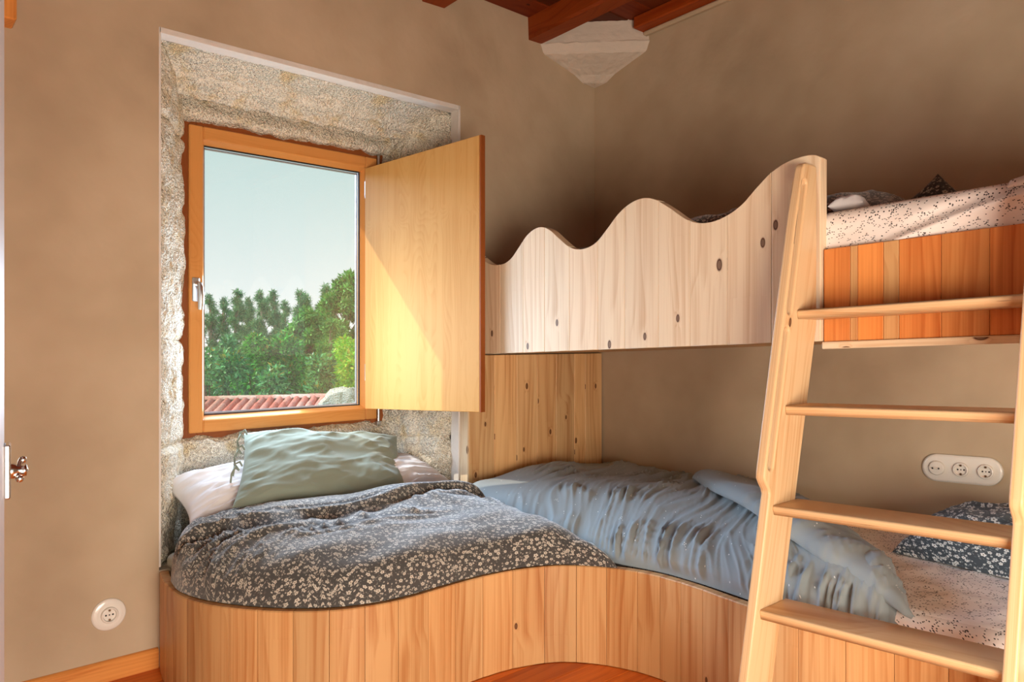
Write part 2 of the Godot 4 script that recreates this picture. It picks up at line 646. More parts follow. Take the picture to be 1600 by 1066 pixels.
# ---------------------------------------------------------------- room shell
const HX0 := -2.03      # opening in the plaster of the window wall
const HX1 := -0.838
const HY1 := 2.004
const TOP := 2.484      # underside of the ceiling boards
func build_room() -> void:
	rng.seed = 101
	var w := boxes([
		[Vector3(-3.4, -0.05, -0.05), Vector3(HX0, 2.62, 0)], [Vector3(HX1, -0.05, -0.05), Vector3(0.0, 2.62, 0)], [Vector3(HX0, HY1, -0.05), Vector3(HX1, 2.62, 0)],
		[Vector3(HX0, -0.05, -0.05), Vector3(HX1, 0.30, 0)],
		[Vector3(-3.4, -0.05, -0.6), Vector3(-2.3, 2.62, -0.05)], [Vector3(-0.55, -0.05, -0.6), Vector3(0.3, 2.62, -0.05)], [Vector3(-2.3, 2.2, -0.6), Vector3(-0.55, 2.62, -0.05)],
		[Vector3(-2.3, -0.05, -0.6), Vector3(-0.55, 0.25, -0.05)]])
	struct("wall_left", w, mat.plaster, "warm beige plaster wall with the deep stone window opening")
	struct("wall_right", boxes([[Vector3(0, -0.05, 0), Vector3(0.3, 2.62, 3.6)]]), mat.plaster, "warm beige plaster wall behind the bunk beds")
	struct("wall_front", boxes([[Vector3(-3.6, -0.05, -0.6), Vector3(-3.4, 2.62, 3.6)]]), mat.plaster, "beige plaster wall beside the open white door")
	# the wall behind the camera has an unseen opening, placed to light the room
	struct("wall_back", boxes([[Vector3(-3.4, -0.05, 3.4), Vector3(-3.05, 2.62, 3.6)], [Vector3(-1.1, -0.05, 3.4), Vector3(0, 2.62, 3.6)], [Vector3(-3.05, -0.05, 3.4), Vector3(-1.1, 0.03, 3.6)], [Vector3(-3.05, 1.8, 3.4), Vector3(-1.1, 2.62, 3.6)]]), mat.plaster, "beige plaster wall behind the viewer with an unseen opening placed to light the room")
	# floor of planks on a slab
	var fl := struct("floor", boxes([[Vector3(-3.4, -0.2, 0), Vector3(0, -0.024, 3.4)]]), mat.floor[0], "orange varnished plank floor")
	var z := 0.0
	while z < 3.39:
		var z1 := minf(z + 0.118, 3.4)
		plank(fl, "plank", Vector3(-3.4, -0.024, z + 0.0006), Vector3(0, 0, z1 - 0.0006), Vector3.RIGHT, mat.floor[rng.randi() % 4], 0.0015)
		z = z1
	# skirting board along the window wall
	var sk := MB.new()
	var prof := [Vector2(0, 0), Vector2(0.014, 0), Vector2(0.014, 0.052), Vector2(0.010, 0.059), Vector2(0.004, 0.062), Vector2(0, 0.062)]
	for k in prof.size() - 1:
		sk.poly([Vector3(-3.4, prof[k].y, prof[k].x), Vector3(-2.034, prof[k].y, prof[k].x), Vector3(-2.034, prof[k + 1].y, prof[k + 1].x), Vector3(-3.4, prof[k + 1].y, prof[k + 1].x)])
	sk.poly([Vector3(-2.034, 0, 0), Vector3(-2.034, 0.062, 0), Vector3(-2.034, 0.062, 0.004), Vector3(-2.034, 0.052, 0.014), Vector3(-2.034, 0, 0.014)])
	sk.grain(0, Vector3.RIGHT)
	struct("baseboard_left", sk, mat.skirting, "orange wooden skirting board under the round socket")
	# unseen glazed opening behind the camera, placed to light the room
	var w2 := struct("unseen_window_2", boxes([[Vector3(-3.05, 0.03, 3.48), Vector3(-2.98, 1.8, 3.54)], [Vector3(-1.17, 0.03, 3.48), Vector3(-1.1, 1.8, 3.54)], [Vector3(-3.05, 0.03, 3.48), Vector3(-1.1, 0.10, 3.54)], [Vector3(-3.05, 1.73, 3.48), Vector3(-1.1, 1.8, 3.54)], [Vector3(-2.11, 0.03, 3.48), Vector3(-2.04, 1.8, 3.54)]], 0.004), mat.sash, "unseen glazed timber opening behind the viewer, placed to light the room")
	put("pane", boxes([[Vector3(-2.99, 0.09, 3.505), Vector3(-1.16, 1.74, 3.512)]]), mat.glass, w2)

	# stone surround of the window
	var noise := FastNoiseLite.new()
	noise.noise_type = FastNoiseLite.TYPE_SIMPLEX_SMOOTH
	noise.frequency = 9.0
	noise.fractal_octaves = 4
	var sur := Node3D.new()
	sur.name = "trim_1"
	add_child(sur)
	tag(sur, "rough granite blocks lining the window opening", "", "", "structure")
	# white plaster edges of the opening
	put("plaster_reveal", boxes([[Vector3(HX0 + 0.001, HY1 - 0.018, -0.052), Vector3(HX1 - 0.001, HY1 + 0.0005, 0.0015)], [Vector3(HX1 - 0.010, 0.31, -0.052), Vector3(HX1 + 0.0005, HY1, 0.0015)], [Vector3(HX0 - 0.0005, 0.31, -0.052), Vector3(HX0 + 0.006, HY1, 0.0015)]], 0.001), mat.white_plaster, sur)
	var left := [Vector2(-2.024, -0.05), Vector2(-1.992, -0.075), Vector2(-1.958, -0.13), Vector2(-1.944, -0.15), Vector2(-1.905, -0.22), Vector2(-1.852, -0.315), Vector2(-1.856, -0.345)]
	for c in [[0.30, 0.672], [0.672, 1.03], [1.03, 1.76], [1.76, 2.0]]:
		stone(sur, "jamb_stone", left, "y", c[0], c[1], noise, Vector3(-1.4, 1.0, 0.4))
	var right := [Vector2(-0.846, -0.048), Vector2(-0.872, -0.056), Vector2(-0.893, -0.072), Vector2(-0.930, -0.135), Vector2(-0.966, -0.20), Vector2(-0.985, -0.27), Vector2(-1.0, -0.315), Vector2(-1.018, -0.345)]
	for c in [[0.30, 0.615], [0.615, 0.86], [0.86, 1.42], [1.42, 1.99]]:
		stone(sur, "jamb_stone", right, "y", c[0], c[1], noise, Vector3(-1.4, 1.0, 0.4))
	var soffit := [Vector2(-0.048, 1.985), Vector2(-0.08, 1.985), Vector2(-0.13, 1.965), Vector2(-0.222, 1.908), Vector2(-0.240, 1.889), Vector2(-0.249, 1.892), Vector2(-0.254, 1.922), Vector2(-0.294, 1.930), Vector2(-0.298, 1.898), Vector2(-0.292, 1.872), Vector2(-0.296, 1.850), Vector2(-0.31, 1.841), Vector2(-0.345, 1.838)]
	stone(sur, "lintel_stone", soffit, "x", -2.03, -0.842, noise, Vector3(-1.4, 1.0, 0.4))
	var sill := [Vector2(-0.35, 0.690), Vector2(-0.325, 0.676), Vector2(-0.300, 0.660), Vector2(-0.285, 0.62), Vector2(-0.275, 0.50), Vector2(-0.27, 0.24)]
	stone(sur, "sill_stone", sill, "x", -1.98, -0.93, noise, Vector3(-1.4, 1.6, 1.0))
	# their outer ends
	for b in [[Vector3(-2.32, 0.24, -0.62), Vector3(-1.85, 2.22, -0.36)], [Vector3(-0.90, 0.24, -0.62), Vector3(-0.5, 2.22, -0.36)], [Vector3(-1.018, 0.24, -0.41), Vector3(-0.9, 2.22, -0.36)], [Vector3(-1.85, 1.842, -0.62), Vector3(-0.9, 2.22, -0.36)], [Vector3(-1.85, 0.24, -0.62), Vector3(-0.9, 0.674, -0.36)]]:
		put("outer_stone", boxes([b], 0.01), mat.granite, sur)
	put("niche_floor", boxes([[Vector3(-2.1, 0.24, -0.36), Vector3(-0.7, 0.30, -0.05)]], 0.003), mat.granite, sur)

	# wooden post end at the left edge of the view
	var head := MB.new()
	head.box(Vector3(-2.52, 1.888, 0.0), Vector3(-2.416, TOP, 0.075), 0.004)
	head.grain(0, Vector3.UP)
	struct("trim_2", head, mat.skirting, "pale wooden post end high on the wall at the left edge")

func stone(parent: Node, called: String, prof: Array, axis: String, lo: float, hi: float, noise: FastNoiseLite, eye: Vector3) -> void:
	var line := []
	for k in prof.size() - 1:
		var n := maxi(2, int(ceil(prof[k].distance_to(prof[k + 1]) / 0.007)))
		for j in n:
			line.append(prof[k].lerp(prof[k + 1], float(j) / n))
	line.append(prof[-1])
	# soften the corners of the profile a little
	for pass_ in 1:
		var s := line.duplicate()
		for k in range(1, line.size() - 1):
			s[k] = (line[k - 1] + line[k] * 2.0 + line[k + 1]) / 4.0
		line = s
	var rows := []
	var nr := int((hi - lo) / 0.012) + 2
	var shift := rnd(-0.004, 0.004)
	for r in nr + 1:
		var t := lerpf(lo, hi, float(r) / nr)
		var endd := minf(t - lo, hi - t)
		var recess := 0.016 * (1.0 - smoothstep(0.0, 0.02, endd))
		var row := []
		for k in line.size():
			var tang: Vector2 = (line[mini(k + 1, line.size() - 1)] - line[maxi(k - 1, 0)]).normalized()
			var nn := Vector2(-tang.y, tang.x)
			var q: Vector2 = line[k]
			var at := Vector3(q.x, t, q.y) if axis == "y" else Vector3(t, q.y, q.x)
			var nrm := Vector3(nn.x, 0, nn.y) if axis == "y" else Vector3(0, nn.y, nn.x)
			if nrm.dot(eye - at) < 0.0: nrm = -nrm
			var d := noise.get_noise_3dv(at) * 0.016 + noise.get_noise_3dv(at * 4.0 + Vector3(7, 3, 1)) * 0.005 + shift - recess
			if k == 0 or k == line.size() - 1: d = minf(d, 0.0)
			row.append(at + nrm * d)
		rows.append(row)
	var mb := MB.new()
	grid_facing(mb, rows, null, eye)
	put(called, mb, mat.granite, parent)

# ---------------------------------------------------------------- the window
func bar(parent: Node, called: String, a: Vector3, b: Vector3, along: Vector3, m: Material, e := 0.004) -> MeshInstance3D:
	return plank(parent, called, a, b, along, m, e)

func build_window() -> void:
	rng.seed = 111
	var w := Node3D.new()
	w.name = "window_1"
	add_child(w)
	w.position = lv(Vector3(-1.44, 0.675, -0.36))
	tag(w, "orange timber casement window in the stone opening", "", "", "structure")
	var fx0 := -1.895
	var fx1 := -0.975
	var fy0 := 0.645
	var fy1 := 1.885
	var fr := MB.new()
	fr.box(Vector3(fx0, fy0, -0.40), Vector3(-1.80, fy1, -0.336), 0.003)
	fr.box(Vector3(-1.07, fy0, -0.40), Vector3(fx1, fy1, -0.336), 0.003)
	fr.grain(0, Vector3.UP)
	var n := fr.p.size()
	fr.box(Vector3(-1.80, fy0, -0.40), Vector3(-1.07, 0.71, -0.336), 0.003)
	fr.box(Vector3(-1.80, 1.80, -0.40), Vector3(-1.07, fy1, -0.336), 0.003)
	fr.grain(n, Vector3.RIGHT)
	put("window_frame", fr, mat.frame, w)
	# sash: stiles run through, rails between them
	var sx0 := -1.832
	var sx1 := -1.045
	var sy0 := 0.695
	var sy1 := 1.820
	bar(w, "stile", Vector3(sx0, sy0, -0.395), Vector3(-1.781, sy1, -0.318), Vector3.UP, mat.sash)
	bar(w, "stile", Vector3(-1.100, sy0, -0.395), Vector3(sx1, sy1, -0.318), Vector3.UP, mat.sash)
	bar(w, "rail", Vector3(-1.781, sy0, -0.395), Vector3(-1.100, 0.743, -0.318), Vector3.RIGHT, mat.sash)
	bar(w, "rail", Vector3(-1.781, 1.772, -0.395), Vector3(-1.100, sy1, -0.318), Vector3.RIGHT, mat.sash)
	# sloping bead inside the sash, then gasket and spacer
	var bead := MB.new()
	var rim := [[-1.781, 0.743, -0.325], [-1.100, 0.743, -0.325], [-1.100, 1.772, -0.325], [-1.781, 1.772, -0.325]]
	var ins := [[-1.770, 0.756, -0.345], [-1.111, 0.756, -0.345], [-1.111, 1.759, -0.345], [-1.770, 1.759, -0.345]]
	for k in 4:
		var j := (k + 1) % 4
		bead.poly([Vector3(rim[k][0], rim[k][1], rim[k][2]), Vector3(rim[j][0], rim[j][1], rim[j][2]), Vector3(ins[j][0], ins[j][1], ins[j][2]), Vector3(ins[k][0], ins[k][1], ins[k][2])])
		bead.poly([Vector3(ins[k][0], ins[k][1], ins[k][2]), Vector3(ins[j][0], ins[j][1], ins[j][2]), Vector3(ins[j][0], ins[j][1], -0.362), Vector3(ins[k][0], ins[k][1], -0.362)])
	put("glazing_bead", bead, mat.sash, w)
	for g in [[0.0, 0.004, mat.gasket, "gasket", -0.352], [0.004, 0.010, mat.spacer, "spacer_bar", -0.366]]:
		var mb := MB.new()
		var a: float = g[0]
		var b: float = g[1]
		mb.box(Vector3(-1.770 + a, 0.756 + a, g[4] - 0.008), Vector3(-1.770 + b, 1.759 - a, g[4]), 0.0)
		mb.box(Vector3(-1.111 - b, 0.756 + a, g[4] - 0.008), Vector3(-1.111 - a, 1.759 - a, g[4]), 0.0)
		mb.box(Vector3(-1.770 + a, 0.756 + a, g[4] - 0.008), Vector3(-1.111 - a, 0.756 + b, g[4]), 0.0)
		mb.box(Vector3(-1.770 + a, 1.759 - b, g[4] - 0.008), Vector3(-1.111 - a, 1.759 - a, g[4]), 0.0)
		put(g[3], mb, g[2], w)
	put("pane", boxes([[Vector3(-1.771, 0.755, -0.3615), Vector3(-1.110, 1.760, -0.3575)]]), mat.glass, w)
	# handle on the left stile
	var plate := MB.new()
	plate.box(Vector3(-1.823, 1.175, -0.318), Vector3(-1.797, 1.262, -0.309), 0.003)
	var hp := put("handle_plate", plate, mat.steel, w)
	tag(hp, "brushed metal handle plate")
	var lever := MB.new()
	lever.tube([Vector3(-1.810, 1.238, -0.309), Vector3(-1.810, 1.238, -0.285), Vector3(-1.810, 1.234, -0.274), Vector3(-1.809, 1.222, -0.268), Vector3(-1.808, 1.195, -0.266), Vector3(-1.808, 1.165, -0.267), Vector3(-1.808, 1.142, -0.270)], [0.008, 0.008, 0.009, 0.010, 0.0105, 0.0105, 0.009], 14)
	put("handle", lever, mat.steel, hp)
	# hinges at the right stile
	for y in [1.775, 0.680]:
		var h := MB.new()
		h.lathe([[0.0, 0.0], [0.006, 0.0], null, [0.006, 0.0], [0.006, 0.058], null, [0.006, 0.058], [0.003, 0.062], [0.0, 0.063]], Transform3D(Basis(), Vector3(-1.036, y, -0.322)), 14)
		h.box(Vector3(-1.046, y - 0.012, -0.333), Vector3(-1.026, y + 0.004, -0.312), 0.002)
		put("hinge", h, mat.steel, w)

# ---------------------------------------------------------------- shutter, hung on the sash and open into the room
func build_shutter() -> void:
	var hinge := Vector3(-1.106, 0.742, -0.316)
	var s := thing("window_shutter", "plain honey wood shutter board standing open beside the window", "shutter", hinge)
	var dir := Vector3(-1.0125 + 1.106, 0, 0.349 + 0.316)
	var wid := dir.length()
	dir /= wid
	var out := Vector3(-dir.z, 0, dir.x)     # the face that looks to the left
	var th := 0.024
	var hgt := 1.026
	var at := func(u: float, v: float, w: float) -> Vector3: return hinge + dir * u + Vector3.UP * v + out * (w - th)
	var mb := MB.new()
	mb.prism(PackedVector2Array([Vector2(0, 0), Vector2(wid - 0.008, 0), Vector2(wid - 0.008, hgt), Vector2(0, hgt)]), [], at, th, 0.002, 2)
	mb.grain(0, Vector3.UP, Vector2(0.13, 0.2))
	put("board", mb, mat.shutter, s)
	var eb := MB.new()
	eb.prism(PackedVector2Array([Vector2(wid - 0.008, 0.0), Vector2(wid, 0.0), Vector2(wid, hgt), Vector2(wid - 0.008, hgt)]), [], at, th, 0.002, 2)
	eb.grain(0, Vector3.UP)
	tag(put("edge_strip", eb, mat.shutter_edge, s), "darker edge strip")
	for v in [0.12, 0.90]:
		var h := MB.new()
		h.lathe([[0.0, 0.0], [0.005, 0.0], null, [0.005, 0.0], [0.005, 0.07], null, [0.005, 0.07], [0.0, 0.072]], Transform3D(Basis(), hinge + Vector3(0.006, v, -0.003)), 12)
		put("hinge", h, mat.steel, s)

# ---------------------------------------------------------------- ceiling of boards and beams, corner stone
func build_ceiling() -> void:
	rng.seed = 121
	var c := struct("ceiling", boxes([[Vector3(-3.4, TOP + 0.022, 0), Vector3(0, TOP + 0.14, 3.4)]]), mat.ceiling[0], "dark brown boarded ceiling")
	var z := 0.0
	while z < 3.4:
		var z1 := minf(z + 0.135, 3.4)
		plank(c, "plank", Vector3(-3.4, TOP + rnd(0, 0.003), z + 0.002), Vector3(0, TOP + 0.022, z1 - 0.002), Vector3.RIGHT, mat.ceiling[rng.randi() % 4], 0.003)
		z = z1
	for b in [[-0.405, 0.092, 2.388, "dark brown ceiling beam resting beside the corner stone"], [-0.975, 0.125, 2.388, "brown ceiling beam above the window"], [-1.55, 0.12, 2.39, "ceiling beam above the left of the window"], [-2.12, 0.12, 2.39, "ceiling beam near the left wall end"], [-2.70, 0.12, 2.39, "ceiling beam over the doorway side"]]:
		var mb := MB.new()
		var noise := FastNoiseLite.new()
		noise.frequency = 1.6
		noise.seed = int(b[0] * 100)
		var rows := []
		var n := 40
		for k in n + 1:
			var zz := 0.001 + 3.39 * k / n
			var row := []
			var prof := [Vector2(-0.5, 1), Vector2(-0.5, 0.12), Vector2(-0.42, 0.0), Vector2(0.42, 0.0), Vector2(0.5, 0.12), Vector2(0.5, 1)]
			for i in prof.size():
				var q: Vector2 = prof[i]
				var d: float = noise.get_noise_3d(zz, i * 3.0, 0) * 0.012
				row.append(Vector3(b[0] + q.x * b[1] + d, b[2] + q.y * (TOP + 0.004 - b[2]) + d * (1.0 - q.y), zz))
			rows.append(row)
		# flat sides: one strip per side
		for i in 5:
			var strip := []
			for r in rows: strip.append([r[i], r[i + 1]])
			grid_facing(mb, strip, null, Vector3(b[0] + (i - 2) * 0.6, 2.2 if i in [1, 2, 3] else 2.43, 1.6))
		mb.poly([rows[0][0], rows[0][5], rows[0][4], rows[0][3], rows[0][2], rows[0][1]])
		mb.grain(0, Vector3.BACK, Vector2(rnd(0, 2), rnd(0, 2)))
		tag(struct("ceiling_beam", mb, mat.beam[0]), b[3])
	# beam on the right wall
	var rb := MB.new()
	rb.box(Vector3(-0.085, 2.428, 0.31), Vector3(-0.002, TOP, 3.39), 0.006)
	rb.grain(0, Vector3.BACK)
	tag(struct("ceiling_beam", rb, mat.beam[1]), "brown wall beam running along the top of the right wall")
	var fillet := MB.new()
	fillet.box(Vector3(-0.030, 2.408, 0.32), Vector3(-0.0005, 2.430, 3.39), 0.008)
	struct("trim_3", fillet, mat.plaster, "plaster fillet under the wall beam")
	# painted corner stone under the ceiling
	var a := [[-0.362, 0.0], [0.0, 0.330]]
	var noise2 := FastNoiseLite.new()
	noise2.frequency = 8.0
	var prof := [[2.500, 0.0], [2.470, 0.0], [2.395, 0.004], [2.388, 0.006], [2.352, -0.006], [2.345, -0.012], [2.297, -0.148], [2.292, -0.155], [2.272, -0.185]]
	var rows2 := []
	for q in prof:
		var row := []
		for k in 25:
			var t := k / 24.0
			var f = 1.0 + q[1] / 0.243
			var p := Vector3(lerpf(a[0][0] * f, 0, t), q[0], lerpf(0, a[1][1] * f, t))
			var out := Vector3(-0.675, 0, 0.738)
			var edge := 1.0 if t > 0.02 and t < 0.98 else 0.0
			p += out * noise2.get_noise_3dv(p * 2.0) * 0.010 * edge
			p.y += noise2.get_noise_3d(t * 3.0, q[0], 4.0) * 0.006 * edge
			row.append(p)
		rows2.append(row)
	var st := MB.new()
	for i in rows2.size() - 1:
		grid_facing(st, [rows2[i], rows2[i + 1]], null, Vector3(-2, 1.0, 2))
	var low: Array = rows2[-1]
	for k in low.size() - 1:
		st.poly([low[k], low[k + 1], Vector3(-0.001, 2.266, 0.001)])
	var cs := put("corner_stone", st, mat.white_stone)
	tag(cs, "whitewashed stone block across the wall corner under the ceiling beams", "corner stone")
	cs.set_meta("kind", "structure")
	cs.remove_meta("category")

# ---------------------------------------------------------------- sockets and the door
func face_up(normal: Vector3, at: Vector3) -> Transform3D:
	# local y along the wall normal, local z downwards
	var y := normal.normalized()
	var z := Vector3.DOWN
	return Transform3D(Basis(y.cross(z), y, z), at)

func socket_insert(parent: Node, t: Transform3D, r: float) -> void:
	var mb := MB.new()
	mb.lathe([[r * 1.28, 0.0], [r * 1.28, 0.007], [r * 1.22, 0.010], [r * 1.05, 0.011], [r, 0.0095], [r * 0.95, 0.003], [r * 0.90, 0.002], null, [r * 0.90, 0.002], [0.0, 0.002]], t, 36)
	var ins := put("socket_insert", mb, mat.porcelain, parent)
	var h := MB.new()
	for x in [-0.0095, 0.0, 0.0095]:
		h.lathe([[0.0027 if x != 0.0 else 0.0020, 0.0021], [0.0027 if x != 0.0 else 0.0020, 0.0026], null, [0.0027 if x != 0.0 else 0.0020, 0.0026], [0.0, 0.0026]], t * Transform3D(Basis(), Vector3(x, 0, 0)), 12)
	put("pin_hole", h, mat.hole, ins)
	for z in [-1, 1]:
		var c := MB.new()
		c.box(Vector3(-0.003, 0.002, z * r * 0.76 - 0.0028), Vector3(0.003, 0.0075, z * r * 0.76 + 0.0028), 0.001)
		for i in c.p.size(): c.p[i] = t * c.p[i]
		put("earth_clip", c, mat.brass, ins)

func build_fittings() -> void:
	rng.seed = 131
	var at := Vector3(-2.173, 0.198, 0.0005)
	var s := thing("wall_socket", "round white porcelain power socket low on the wall above the skirting board", "power socket", at)
	var t := face_up(Vector3.BACK, at)
	var mb := MB.new()
	mb.lathe([[0.0475, 0.0], [0.0475, 0.003], [0.046, 0.0055], [0.042, 0.0075], [0.035, 0.0085], [0.031, 0.009], [0.029, 0.0078], [0.0, 0.0078]], t, 48)
	put("cover_plate", mb, mat.porcelain, s)
	socket_insert(s, Transform3D(t.basis, at + Vector3(0, 0, 0.0075)), 0.0185)

	var c := Vector3(-0.0005, 0.531, 1.629)
	var tri_ := thing("triple_socket", "white porcelain plate with two sockets and a switch above the floral pillow", "power socket", c)
	var t2 := face_up(Vector3.LEFT, c)
	var out := PackedVector2Array()
	for k in 24:
		var a := -PI / 2 + PI * k / 23
		out.append(Vector2(0.0745 + cos(a) * 0.046, sin(a) * 0.046))
	for k in 24:
		var a := PI / 2 + PI * k / 23
		out.append(Vector2(-0.0745 + cos(a) * 0.046, sin(a) * 0.046))
	var pl := MB.new()
	pl.prism(out, [], func(u: float, v: float, w: float) -> Vector3: return t2 * Vector3(u, w, -v), 0.011, 0.0085, 5)
	put("cover_plate", pl, mat.porcelain, tri_)
	for k in 2:
		socket_insert(tri_, Transform3D(t2.basis, t2 * Vector3(0.0 + 0.0725 * k, 0.0105, 0)), 0.0185)
	var kb := MB.new()
	var tk := Transform3D(t2.basis, t2 * Vector3(-0.0725, 0.0105, 0))
	kb.lathe([[0.024, 0.0], [0.024, 0.008], [0.022, 0.010], [0.020, 0.0105], [0.0, 0.0112]], tk, 36)
	var sw := put("rotary_switch", kb, mat.porcelain, tri_)
	var kn := MB.new()
	kn.box(Vector3(-0.013, 0.010, -0.0035), Vector3(0.013, 0.017, 0.0035), 0.0025)
	for i in kn.p.size(): kn.p[i] = tk * kn.p[i]
	put("switch_knob", kn, mat.porcelain, sw)
	var hs := MB.new()
	for x in [-0.009, 0.010]:
		hs.lathe([[0.0028, 0.0172], [0.0028, 0.0176], null, [0.0028, 0.0176], [0.0, 0.0176]], tk * Transform3D(Basis(), Vector3(x, 0, 0)), 10)
	put("switch_mark", hs, mat.hole, sw)

	# the open door at the left of the camera
	var edge := Vector3(-2.6085, 0.012, 1.289)
	var back := Vector3(-2.712, 0.012, 1.99)
	var d := Node3D.new()
	d.name = "door_1"
	add_child(d)
	d.position = lv(back)
	tag(d, "white painted door standing open at the left edge", "", "", "structure")
	var dir := (edge - back).normalized()
	var nrm := Vector3(-dir.z, 0, dir.x)
	if nrm.x < 0: nrm = -nrm
	var wid := back.distance_to(edge)
	var leaf := MB.new()
	leaf.prism(PackedVector2Array([Vector2(0, 0), Vector2(wid, 0), Vector2(wid, 1.98), Vector2(0, 1.98)]), [], func(u: float, v: float, w: float) -> Vector3: return back + dir * u + Vector3.UP * v + nrm * (w - 0.036), 0.036, 0.002, 2)
	put("leaf", leaf, mat.white_paint, d)
	var hp := edge - dir * 0.035 + Vector3.UP * 0.790
	var B := Basis(dir, Vector3.UP, nrm)
	var pb := MB.new()
	pb.box(Vector3(-0.030, -0.0345, 0), Vector3(0.030, 0.0345, 0.0075), 0.002)
	for i in pb.p.size(): pb.p[i] = hp + B * pb.p[i]
	var hpn := put("handle_plate", pb, mat.chrome, d)
	var kb2 := MB.new()
	kb2.lathe([[0.010, 0.0], [0.010, 0.004], [0.006, 0.007], [0.006, 0.014], [0.008, 0.017], [0.0, 0.019]], Transform3D(Basis(dir, nrm, dir.cross(nrm)), hp + nrm * 0.0075 + Vector3(0, -0.002, 0)), 20)
	for q in [Vector3(0.008, 0.010, 0.019), Vector3(-0.007, -0.011, 0.016), Vector3(0.010, -0.007, 0.018)]:
		kb2.tube([hp + B * Vector3(0, -0.002, 0.016), hp + B * (q * Vector3(0.7, 0.7, 0.9)), hp + B * q], [0.003, 0.003, 0.004], 10)
		kb2.lathe([[0.0, -0.005], [0.0036, -0.0036], [0.005, 0.0], [0.0036, 0.0036], [0.0, 0.005]], Transform3D(Basis(), hp + B * (q * 1.08)), 14)
	put("knob", kb2, mat.chrome, hpn)

# ---------------------------------------------------------------- lower beds: curved base
const RIM := 0.297
const CURVE := [[-2.030, 0.004], [-2.052, 0.10], [-2.063, 0.19], [-2.069, 0.29], [-2.060, 0.38], [-2.034, 0.470], [-1.970, 0.590], [-1.890, 0.690], [-1.795, 0.760], [-1.671, 0.796], [-1.580, 0.797], [-1.497, 0.792], [-1.420, 0.789], [-1.354, 0.793], [-1.285, 0.802], [-1.215, 0.824], [-1.165, 0.848], [-1.121, 0.880], [-1.066, 0.957], [-1.030, 1.050], [-1.016, 1.134], [-1.022, 1.23], [-1.036, 1.315], [-1.056, 1.40], [-1.072, 1.48], [-1.084, 1.57], [-1.090, 1.66], [-1.092, 1.8], [-1.092, 2.0], [-1.092, 2.4]]

func spline(c: Array, n: int) -> PackedVector2Array:
	var cv := Curve2D.new()
	cv.bake_interval = 0.004
	for k in c.size():
		var a := Vector2(c[maxi(k - 1, 0)][0], c[maxi(k - 1, 0)][1])
		var b := Vector2(c[mini(k + 1, c.size() - 1)][0], c[mini(k + 1, c.size() - 1)][1])
		var q := Vector2(c[k][0], c[k][1])
		var t := (b - a).normalized()
		var l0 := a.distance_to(q) / 3.0
		var l1 := b.distance_to(q) / 3.0
		cv.add_point(q, -t * l0, t * l1)
	var out := PackedVector2Array()
	var len := cv.get_baked_length()
	for k in n:
		out.append(cv.sample_baked(len * k / (n - 1), true))
	return out

